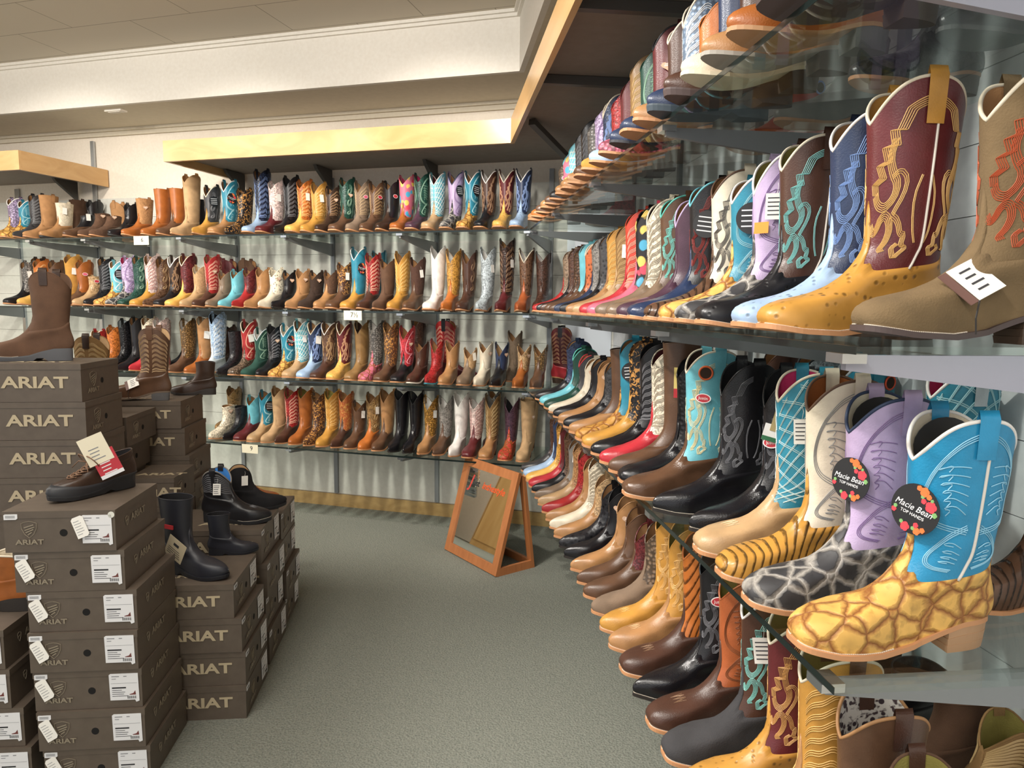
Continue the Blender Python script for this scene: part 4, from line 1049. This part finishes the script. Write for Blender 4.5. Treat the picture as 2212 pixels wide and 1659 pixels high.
row('''
.86 .30 brown:suede - rch - wave olive - hd=1 strapc=chocolate
.985 .335 brown - rch tan - tan:leopard - hd=1 strapc=chocolate
1.105 .36 golden tan sch cream wave olive - hd=1 strapc=brown
1.225 .37 burgundy golden:ostrich sch cream flame olive - hd=1 side=1 scol=c89a60
1.345 .365 chocolate charcoal:suede sch white flame olive W hd=1 scol=7fb8b0
1.465 .355 rust chocolate sch - feather olive - hd=1 scol=7a4424
1.585 .365 black black:gloss pch - flame black o hd=1
1.705 .36 orange:caiman chocolate sch orange - tan - hd=1
1.82 .36 golden tan rvh - flame olive - hd=1 holes=6a6030 scol=e0b878
1.935 .36 golden - rch - flame olive - hd=1 scol=e0b878
2.05 .28 taupe:snake taupe:suede rah - - tan -
2.165 .24 burgundy:tooled brown rah - - tan -
2.28 .26 brown brown pah - - tan -
2.40 .27 tan:gloss - pah - - tan h
2.52 .27 black black:gloss pah - - black h
2.64 .25 black:patch - pah - - tan -
2.755 .26 sand:tooled tan pah - - tan -
2.87 .31 cream:tooled cream pch - wave tan -
2.985 .28 tan - pah - - tan -
3.10 .30 red:tooled red pch - - tan -
3.215 .31 tan:tooled sand pch - - tan -
3.33 .30 grey:quilt taupe pch - - tan w
3.445 .33 brown:tooled black pch - - tan -
3.56 .34 burgundy rose sch - - tan -
3.675 .34 golden:tooled yellow sch - - tan W
3.79 .34 navy lightblue sch - - tan -
3.905 .34 chocolate:tooled charcoal rch - - tan -
b2.35 .34 hazel:tooled brown rch - wave tan -
b2.62 .34 brown:tooled - rch - wave tan -
b1.225 .19 brown:suede - rah - - olive -
b1.105 .21 hazel:suede - rch - wave olive -
b.985 .19 brown - rch - - olive -
b1.36 .18 black - rah - - black -
b1.50 .19 darkbrown:suede - rah - - tan -
b1.9 .33 rose:tooled - rch - - tan -
''', 'right', 3, 'bottom right shelf', 'boots on the bottom right shelf')
finish_labels()
# ---------------------------------------------------------------- boot boxes
M_CARD = noisy('brown_carton', '5a4f45', '61564b', 30, .48, .05, .0005); M_LOGO = base('carton_print', 'b8a98c', .5); M_LOGO2 = base('carton_print_dim', '8d8270', .4)
M_LABEL = base('white_label', 'e2e2e4', .6); M_INK = base('label_ink', '2a2a2e', .6); M_INK2 = base('label_ink_grey', '85868a', .6); M_TAGP = base('tag_paper', 'ece9e2', .7)
BXM = {}
def shield(b, cx, cz, s, y, wdt):
    pts = [(-.5, .42), (-.25, .52), (0, .56), (.25, .52), (.5, .42), (.47, .05), (.3, -.32), (0, -.6), (-.3, -.32), (-.47, .05)]
    b.tube([(cx + px * s, y, cz + pz * s) for px, pz in pts], wdt, 4, True)
    for x0, z0, x1, z1 in ((-.32, .12, .30, .32), (-.28, -.06, .34, .16), (-.22, -.22, .28, .0), (-.1, -.38, .16, -.2)):
        b.beam((cx + x0 * s, y, cz + z0 * s), (cx + x1 * s, y, cz + z1 * s), .0012, .0032, (0, 0, 1))
def bxm(key, fn):
    if key not in BXM:
        b = MB(); fn(b); BXM[key] = mesh(key, b.v, b.f)
    return BXM[key]
def carton(x0, y0, z0, W_, L_, h, kind, label, group, yaw=0.0, tagd=0, dot=False):
    """W_ = width of the labelled end, L_ = long side. kind 'end': labelled end faces the camera; 'long': long side does."""
    rz = 0 if kind == 'end' else PI / 2
    cx, cy = (x0 - W_ / 2, y0 + L_ / 2) if kind == 'end' else (x0 - L_ / 2, y0 + W_ / 2)      # x0 = right side, y0 = front
    r = empty('shoe_box', (cx, cy, z0), rz + math.radians(yaw), label, 'box', group)
    w, l = W_ / 2, L_ / 2
    link('body', bxm('box_body_%.3f_%.3f_%.3f' % (W_, L_, h), lambda b: b.box((-w + .002, -l + .002, 0), (w - .002, l - .002, h - .012))), M_CARD, r)
    lid = link('lid', bxm('box_lid_%.3f_%.3f_%.3f' % (W_, L_, h), lambda b: b.box((-w, -l, h - .022), (w, l, h - .001))), M_CARD, r)
    kk = '_%.3f_%.3f_%.3f' % (W_, L_, h); s = h / .127
    link('end_logo', bxm('end_logo' + kk, lambda b: shield(b, -w * .54 if kind == 'end' else -w * .42, h * .56, .044 * s, -l - .0004, .0008)), M_LOGO2, r)
    o = put_text('end_lettering', 'ARIAT', .021 * s, frame_mat((-w * .54 if kind == 'end' else -w * .42, -l - .0006, h * .25), (1, 0, 0), (0, 0, 1)), M_LOGO2, r, sx=1.35, offset=.0006)
    link('finger_hole', bxm('finger_hole' + kk, lambda b: b.disc((w * .06, -l + .0012, h * .46), .011, .0012, 20, (0, 0, 1), (1, 0, 0))), base('carton_hole_shade', '0c0a09', .9), r)  # flat dark disc, its colour stands for the shade inside the hole
    for sg in (1, -1):
        if kind == 'end':
            M = frame_mat((sg * (w + .0006), 0, h * .55), (0, sg, 0), (0, 0, 1)); put_text('side_lettering', 'ARIAT', .030, M, M_LOGO2, r, sx=1.25, offset=.0006)
            if sg == 1: link('side_logo', bxm('side_logo' + kk, lambda b: [b.tube([(w + .0005, -.083 + .018 * px, h * .55 + .026 * pz) for px, pz in ((-.5, .42), (0, .56), (.5, .42), (.42, -.1), (0, -.6), (-.42, -.1))], .0009, 4, True), b.beam((w + .0005, -.09, h * .55), (w + .0005, -.076, h * .57), .001, .004)]), M_LOGO2, r)
        elif sg == -1:
            M = frame_mat((-w - .0006, l * -.20, h * .50), (0, -1, 0), (0, 0, 1)); put_text('side_lettering', 'ARIAT', .052 * s, M, M_LOGO, r, sx=1.42, offset=.0016)
            Mt = frame_mat((-w * .45, -.02, h + .0001), (0, -1, 0), (1, 0, 0)); put_text('lid_lettering', 'ARIAT', .05, Mt, M_LOGO, lid, sx=1.42, offset=.0012)
    if tagd >= 0:
        lb = link('size_label', bxm('size_label' + kk, lambda b: b.prism([(w * .40, 0, h * .20), (w * .86, 0, h * .20), (w * .88, 0, h * .14), (w * .94, 0, h * .17), (w * .93, 0, h * .88), (w * .42, 0, h * .88), (w * .39, 0, h * .85)], (0, -l - .0012, 0), (0, -l - .0002, 0))), M_LABEL, r)
        def pr(b):
            y = -l - .0016
            b.box((w * .44, y, h * .50), (w * .70, y + .0003, h * .535))
            for i, (a, c) in enumerate(((.44, .62), (.44, .68), (.44, .66), (.44, .74))): b.box((w * a, y, h * (.45 - .05 * i)), (w * c, y + .0003, h * (.462 - .05 * i)))
            for i in range(14): b.box((w * (.72 + .012 * i), y, h * .23), (w * (.72 + .012 * i + (.004 if i % 3 else .008)), y + .0003, h * .30))
        link('label_print', bxm('label_print' + kk, pr), M_INK, lb)
        link('label_print', bxm('label_print2' + kk, lambda b: [b.box((w * .44, -l - .0016, h * .80), (w * .58, -l - .0013, h * .82)), b.box((w * .66, -l - .0016, h * .80), (w * .72, -l - .0013, h * .82)), b.box((w * .42, -l - .0016, h * .63), (w * .91, -l - .0013, h * .636)), b.box((w * .44, -l - .0016, h * .74), (w * .52, -l - .0013, h * .755))]), M_INK2, lb)
        link('boot_picture', bxm('label_boot' + kk, lambda b: b.prism([(w * .76, 0, h * .33), (w * .88, 0, h * .33), (w * .87, 0, h * .44), (w * .83, 0, h * .37), (w * .76, 0, h * .345)], (0, -l - .0016, 0), (0, -l - .0013, 0))), base('label_boot', '6e3a36', .6), lb)
        bc = link('barcode_sticker', bxm('barcode' + kk, lambda b: b.prism([(-w * .97, 0, h * .80), (-w * .76, 0, h * .80), (-w * .73, 0, h * .83), (-w * .73, 0, h * .93), (-w * .95, 0, h * .93), (-w * .97, 0, h * .915)], (0, -l - .0012, 0), (0, -l - .0002, 0))), M_LABEL, r)
        link('barcode_print', bxm('barprint' + kk, lambda b: [b.box((-w * (.94 - .012 * i), -l - .0015, h * .835), (-w * (.94 - .012 * i) + .0007 + .0006 * (i % 2), -l - .0013, h * .90)) for i in range(14)]), M_INK2, bc)
        if tagd > 0:
            M = Matrix.Translation((-w * .86 if tagd == 1 else w * .32, -l - .003, h * (.74 if tagd == 1 else .80))) @ Matrix.Rotation(math.radians(30 if tagd == 1 else 22), 4, (0, -1, 0)) @ Matrix.Rotation(math.radians(-6), 4, (1, 0, 0))
            t = link('price_tag', bxm('box_tag', lambda b: b.prism([(-.018, 0, 0), (-.012, 0, .006), (.012, 0, .006), (.018, 0, 0), (.018, 0, -.052), (.012, 0, -.058), (-.018, 0, -.058)], (0, -.0010, 0), (0, 0, 0))), M_TAGP, r); t.matrix_local = M
            def tp(b):
                rr = random.Random(3)
                for i in range(6): b.box((-.014, -.0013, -.008 - .008 * i), (-.014 + rr.uniform(.014, .028), -.0011, -.0065 - .008 * i))
            link('tag_print', bxm('box_tag_print', tp), M_INK2, t)
        if dot:
            dd = link('round_seal', bxm('box_seal', lambda b: b.disc((0, 0, 0), .0095, .0008, 20, (0, 0, 1), (1, 0, 0))), base('seal_white', 'dcdcd2', .5), r); dd.location = (w * .93, -l - .0012, h * .88)
    return r
def stack(n, x0, y0, W_, L_, h, kind, where, group, z0=0.0, xs=None, ys=None, tagd=0, yawr=.6):
    top = None
    for i in range(n):
        ordw = 'topmost' if i == n - 1 else 'lowest' if i == 0 else {n - 2: 'second from top', n - 3: 'third from top', n - 4: 'fourth from top', n - 5: 'fifth from top', n - 6: 'sixth from top', n - 7: 'seventh from top'}.get(i, 'eighth from top')
        carton(x0 + (xs[i] if xs else 0), y0 + (ys[i] if ys else random.uniform(-.006, .006)), z0 + i * h, W_, L_, h, kind, 'brown boot box, %s in the %s' % (ordw, where), group, random.uniform(-yawr, yawr) * .6, tagd if not (tagd == 1 and i == n - 1) else 2, tagd == 1 and i == n - 1)
    return z0 + n * h
G = 'brown boot boxes stacked on the carpet'
zA = stack(7, -.945, 2.175, .315, .32, .126, 'end', 'front stack under the laced hiking shoe', G, xs=[.053, .045, .037, .034, .034, .006, -.012], tagd=1, yawr=.3)
zA2 = stack(4, -1.30, 2.20, .315, .32, .126, 'end', 'cut-off stack at the left frame edge', G, xs=[.05, .03, .0, -.01], tagd=0)
zC = stack(9, -1.30, 2.74, .31, .40, .141, 'long', 'tallest stack under the plain brown boot', G, tagd=-1, xs=[0, .01, .0, .01, -.01, .0, .012, .008, 0])
zD1 = stack(8, -1.325, 3.08, .31, .38, .127, 'long', 'stack between tallest stack and patterned boot', G, tagd=-1, xs=[-.02, 0, -.02, -.01, -.02, -.02, .0, .03])
zD2 = stack(8, -1.19, 3.42, .31, .38, .13, 'long', 'stack under the pale stitched brown boot', G, tagd=-1, xs=[.03, .03, .02, .02, .05, .03, .01, 0])
zE = stack(6, -1.115, 3.075, .26, .19, .126, 'long', 'small stack tucked behind the rubber boot', G, tagd=-1)
zB = stack(4, -.70, 2.51, .315, .38, .127, 'long', 'low front stack under the black rubber boot', G, tagd=0, xs=[.012, .012, .005, -.02])
zF = stack(4, -.715, 2.90, .315, .38, .145, 'long', 'stack under the black work boot', G, tagd=0, xs=[.02, .01, .02, 0])
zG = stack(4, -.715, 3.25, .315, .38, .135, 'long', 'farthest low stack beside the aisle', G, tagd=0, xs=[.01, .02, .0, .0])
# ---------------------------------------------------------------- footwear on the boxes
def solo(name, loc, rz, label, **k):
    cat = k.pop('cat', 'boot'); r, last = boot(name, loc, rz, label=label, cat=cat, group='display footwear on the boxes', **k); return r, last
solo('work_boot', (-1.40, 2.90, zC), PI + .02, 'plain brown pull-on boot with grey rubber sole on the tallest box stack', H=.335, shaft='brown:suede', toe='rd', top='cow', sole='lug', solecol='55565a', lining='brown', hd=True, strapc='darkbrown', k=1.04)
solo('work_boot', (-1.42, 3.235, zD1), PI, 'olive brown boot top standing behind the plain brown boot', H=.33, shaft='hazel:suede', toe='rd', top='cow', sole='lug', lining='sand', strapc='darkbrown', stitch='wave')
solo('cowboy_boot', (-1.245, 3.45, zD2), PI - .06, 'brown cowboy boot with pale wave stitching and white price tag on boxes', H=.335, shaft='brown', toe='sq', top='cow', sole='heel', solecol='6a5a4c', heelcol='5c5b5c', lining='sand', stitch='wave', scol='c9ab84', hd=True, tags='i', k=.97)
solo('ankle_boot', (-1.10, 3.655, zD2), PI, 'low dark brown shoe behind the pale stitched brown boot', H=.165, shaft='darkbrown', toe='rd', top='ank', sole='lug', solecol='2b2522', lining='black', k=.72)
r, last = solo('rubber_boot', (-1.005, 2.665, zB), -.45, 'black rubber boot with kraft hang tag on the low front stack', H=.285, shaft='navy:gloss', toe='rd', top='flat', sole='lug', solecol='1a1b22', lining='black', k=.92)
for ch in r.children:
    if ch.name.startswith(('foot', 'shaft', 'top_binding')): ch.material_slots[0].material = base('navy_rubber', '23242c', .45)
    if ch.name.startswith('pull_strap'): bpy.data.objects.remove(ch)
M = frame_mat((.125, -.070, .125), (.86, 0, -.5), (.5, -.1, .86)); t = MB().box((-.045, -.045, 0), (.045, .045, .001)).build('hang_tag', base('tag_kraft2', 'bcae92', .7), r); t.matrix_local = M; tag(t, 'square kraft hang tag')
b = MB(); text_lines(b, -.035, .035, -.035, .0, 4, .001, 5); b.box((-.015, .012, .001), (.012, .024, .0014)); b.build('tag_print', M_INK, t)
MB().beam((.055, -.056, .205), (.10, -.053, .202), .004, .016).build('red_band', base('red_band', 'b52a30', .5), r)
r, last = solo('rubber_boot', (-.90, 2.815, zB), .15, 'low black rubber boot tucked behind its taller tagged twin', H=.165, shaft='charcoal', toe='rd', top='flat', sole='lug', solecol='1a1b22', lining='black', k=.62)
for ch in list(r.children):
    if ch.name.startswith(('foot', 'shaft', 'top_binding')): ch.material_slots[0].material = base('navy_rubber', '23242c', .45)
    if ch.name.startswith('pull_strap'): bpy.data.objects.remove(ch)
solo('work_boot', (-.985, 3.03, zF), -.12, 'black work boot with bright blue lining and white tag', H=.225, shaft='black', toe='rd', top='cow', sole='lug', solecol='202023', lining='blue', stitch='wave', trim='grey', hd=True, tags='w', tagat={0: (-1.3, .3)}, k=.95)
solo('work_boot', (-.93, 3.165, zF), .3, 'black work boot with tan lining behind the blue-lined one', H=.20, shaft='black:suede', toe='rd', top='cow', sole='lug', solecol='202023', lining='sand', tags='w', tagat={0: (-1.2, .4)}, k=.85)
solo('ankle_boot', (-.985, 3.45, zG), .1, 'reddish brown shoe on the farthest low stack beside the aisle', H=.165, shaft='cognac', toe='rd', top='low', sole='lug', solecol='3a302a', lining='tan', k=.72)
solo('ankle_boot', (-1.30, 2.35, zA2), PI - .2, 'brown shearling-lined laced shoe at the left frame edge', H=.19, shaft='cognac', toe='rd', top='ank', sole='lug', solecol='2a241f', lining='cream:fur', trim='cream')
# laced hiking shoe with hang tags
r, last = solo('hiking_shoe', (-1.01, 2.455, zA + .002), PI + .85, 'dark brown laced hiking shoe with black rubber toe and hang tags', cat='shoe', H=.175, shaft='darkbrown', foot='darkbrown', toe='rd', top='low', sole='lug', solecol='26272a', lining='black', k=.9)
th = np.linspace(-PI, PI, 60, endpoint=False)
V = np.concatenate([last.pt(th, np.full(60, l) + (1.7 if False else 0) * th * 0 + ex * (1.0 * np.exp(-(th / 1.1) ** 2)), .0032) for l, ex in ((0, 0), (.4, .5), (.8, 1.0), (1.2, 1.5))] + [last.pt(th, 1.2 + 1.5 * np.exp(-(th / 1.1) ** 2), .0005)])
link('rubber_rand', mesh('rubber_rand', V, grid_faces(60, 5), True), base('rand_rubber', '2c2d31', .5), r)
lace = MB()
for i in range(5):
    l0 = 4.1 + .5 * i; A = [last.pt(np.array([a]), np.array([l0 + .25 * abs(a)]), .004)[0] for a in np.linspace(-.55, .55, 9)]; lace.tube(A, .0022, 6)
    if i < 4: lace.tube([last.pt(np.array([a]), np.array([l0 + .62 * (a + .5)]), .006)[0] for a in np.linspace(-.5, .5, 9)], .0022, 6); lace.tube([last.pt(np.array([-a]), np.array([l0 + .62 * (a + .5)]), .007)[0] for a in np.linspace(-.5, .5, 9)], .0022, 6)
c0 = Vector(last.pt(np.array([0.]), np.array([6.4]), .008)[0])
for sg in (1, -1):
    lace.tube([c0 + Vector((.035 * math.sin(t) * .5, sg * .028 * (1 - math.cos(t)), .022 * math.sin(t) + .006)) for t in np.linspace(0, 2 * PI, 14)], .0020, 6)
    lace.tube([c0, c0 + Vector((.02, sg * .03, .004)), c0 + Vector((.03, sg * .06, -.022))], .0020, 6)
lace.build('laces', base('lace_brown', '7a5c46', .8), r, True)
RW = Matrix.Translation((-1.01, 2.455, zA + .002)) @ Matrix.Rotation(PI + .85, 4, 'Z') @ Matrix.Scale(.9, 4)
for col_, wp_, sz in (('b8303c', (-1.045, 2.335, zA + .105), (.034, .044)), ('e4dcc4', (-1.075, 2.328, zA + .150), (.037, .046))):
    M = RW.inverted() @ frame_mat(wp_, (.86, .33, .38), (-.38, -.05, .92)); t = MB().box((-sz[0], -sz[1], 0), (sz[0], sz[1], .0012)).build('hang_tag', base('tag_' + col_, col_, .6), r); t.matrix_local = M
    b = MB(); text_lines(b, -.02, .02, -.035, .01, 4, .0012, 9); b.build('tag_print', M_INK2 if col_[0] == 'e' else M_LABEL, t)
    MB().box((-sz[0], -sz[1], .0012), (sz[0], -sz[1] + .012, .0015)).build('lower_band', M_LABEL if col_[0] == 'b' else base('tag_' + col_, col_, .6), t)
    tag(t, 'red hang tag' if col_[0] == 'b' else 'cream hang tag')
# ---------------------------------------------------------------- size cards clipped to the shelf edges
for (u, v, body, nm, i) in ((305, 514, '6.', 'cream size card reading six on the top back shelf edge', 0), (762, 676, '7½', 'cream size card reading seven and a half on the shelf edge', 1), (540, 971, '9', 'cream size card reading nine on the bottom back shelf edge', 3)):
    p = on_back(u, v, DE - .004); r = empty('size_card', (p.x, p.y, HS[i] - .045), -math.atan2(NX, NY), nm, 'sign', 'size cards on the shelf edges')
    MB().box((-.062, -.0012, -.012), (.062, 0, .047)).build('card', base('size_card', 'e6dfc4', .6), r)
    put_text('number', body, .042, frame_mat((.012, -.0016, .02), (1, 0, 0), (0, 0, 1)), M_INK, r)
# small price tag hanging at the shelf corner
# ---------------------------------------------------------------- floor mirror
a = Vector((.057, 4.26, 0)); bb = Vector((.335, 3.787, 0)); d = (bb - a).normalized(); w_ = (bb - a).length; nrm = Vector((d.y, -d.x, 0)); 
if nrm.x > 0: nrm = -nrm
back = -nrm; mid = (a + bb) / 2; lean = math.atan2(.15, .55)
r = empty('floor_mirror', mid, 0, 'small A-frame floor mirror in an orange-brown wooden frame on the carpet', 'mirror')
upv = (Vector((0, 0, 1)) * math.cos(lean) + back * math.sin(lean)); nm_ = d.cross(upv)
if nm_.dot(nrm) < 0: nm_ = -nm_
MF = wood('mirror_frame_wood', 'a8683c', 'b97646', 2, .45, .6); Hm = .585; fw = .052
def q(s, t, n_=0.0): return d * s + upv * t + nm_ * n_
b = MB(); t_ = .022; W2 = w_ / 2
for poly in ([(-W2, 0), (W2, 0), (W2 - fw, fw), (-W2 + fw, fw)], [(-W2, Hm), (-W2 + fw, Hm - fw), (W2 - fw, Hm - fw), (W2, Hm)], [(-W2, 0), (-W2 + fw, fw), (-W2 + fw, Hm - fw), (-W2, Hm)], [(W2, 0), (W2, Hm), (W2 - fw, Hm - fw), (W2 - fw, fw)]):
    b.prism([q(s, t, 0) for s, t in poly], (0, 0, 0), nm_ * t_)
b.build('frame', MF, r)
MB().prism([q(-W2 + fw - .004, fw - .004, .010), q(W2 - fw + .004, fw - .004, .010), q(W2 - fw + .004, Hm - fw + .004, .010), q(-W2 + fw - .004, Hm - fw + .004, .010)], (0, 0, 0), nm_ * .003).build('mirror_glass', base('mirror_silver', 'eef0ee', .02, 1.0), r)
MB().prism([q(-W2 + .01, .01, -.004), q(W2 - .01, .01, -.004), q(W2 - .01, Hm - .01, -.004), q(-W2 + .01, Hm - .01, -.004)], (0, 0, 0), nm_ * .004).build('backing', base('mirror_backing', '5a4028', .8), r)
ft = back * .235; hp = q(0, Hm, -.004); b = MB(); rl = .04
def q2(s, t): return d * s + ft * (1 - t) + (hp - d * hp.dot(d)) * t
for poly in ([(-W2, 0), (-W2 + rl, 0), (-W2 + rl, .97), (-W2, .97)], [(W2 - rl, 0), (W2, 0), (W2, .97), (W2 - rl, .97)], [(-W2 + rl, 0), (W2 - rl, 0), (W2 - rl, .08), (-W2 + rl, .08)]):
    b.prism([q2(s, t) for s, t in poly], (0, 0, 0), back * .02)
b.build('rear_stand', MF, r)
for sg in (-1, 1):
    b = MB(); b.prism([d * (sg * (W2 - .01)), d * (sg * (W2 - .01)) + Vector((0, 0, .045)), d * (sg * (W2 - .01)) + ft + Vector((0, 0, .045)), d * (sg * (W2 - .01)) + ft], d * -.009, d * .009); b.build('side_rail', MF, r)
Mx = frame_mat(q(-.155, Hm - fw - .105, .0135), d if d.cross(upv).dot(nm_) > 0 else -d, upv)
sgn = 1 if d.cross(upv).dot(nm_) > 0 else -1
for body, s, sz, colr in (('J', -.170, .11, 'c8443c'), ('ust', -.115, .055, '26282c'), ('inthestyle', .065, .058, 'dc5a28')):
    put_text('decal_lettering', body, sz, frame_mat(q(s * 1.0, Hm - fw - .085 + (.0 if body != 'J' else .0), .0136), d * sgn, upv), base('decal_' + colr, colr, .5), r, shear=.3, offset=.0012)
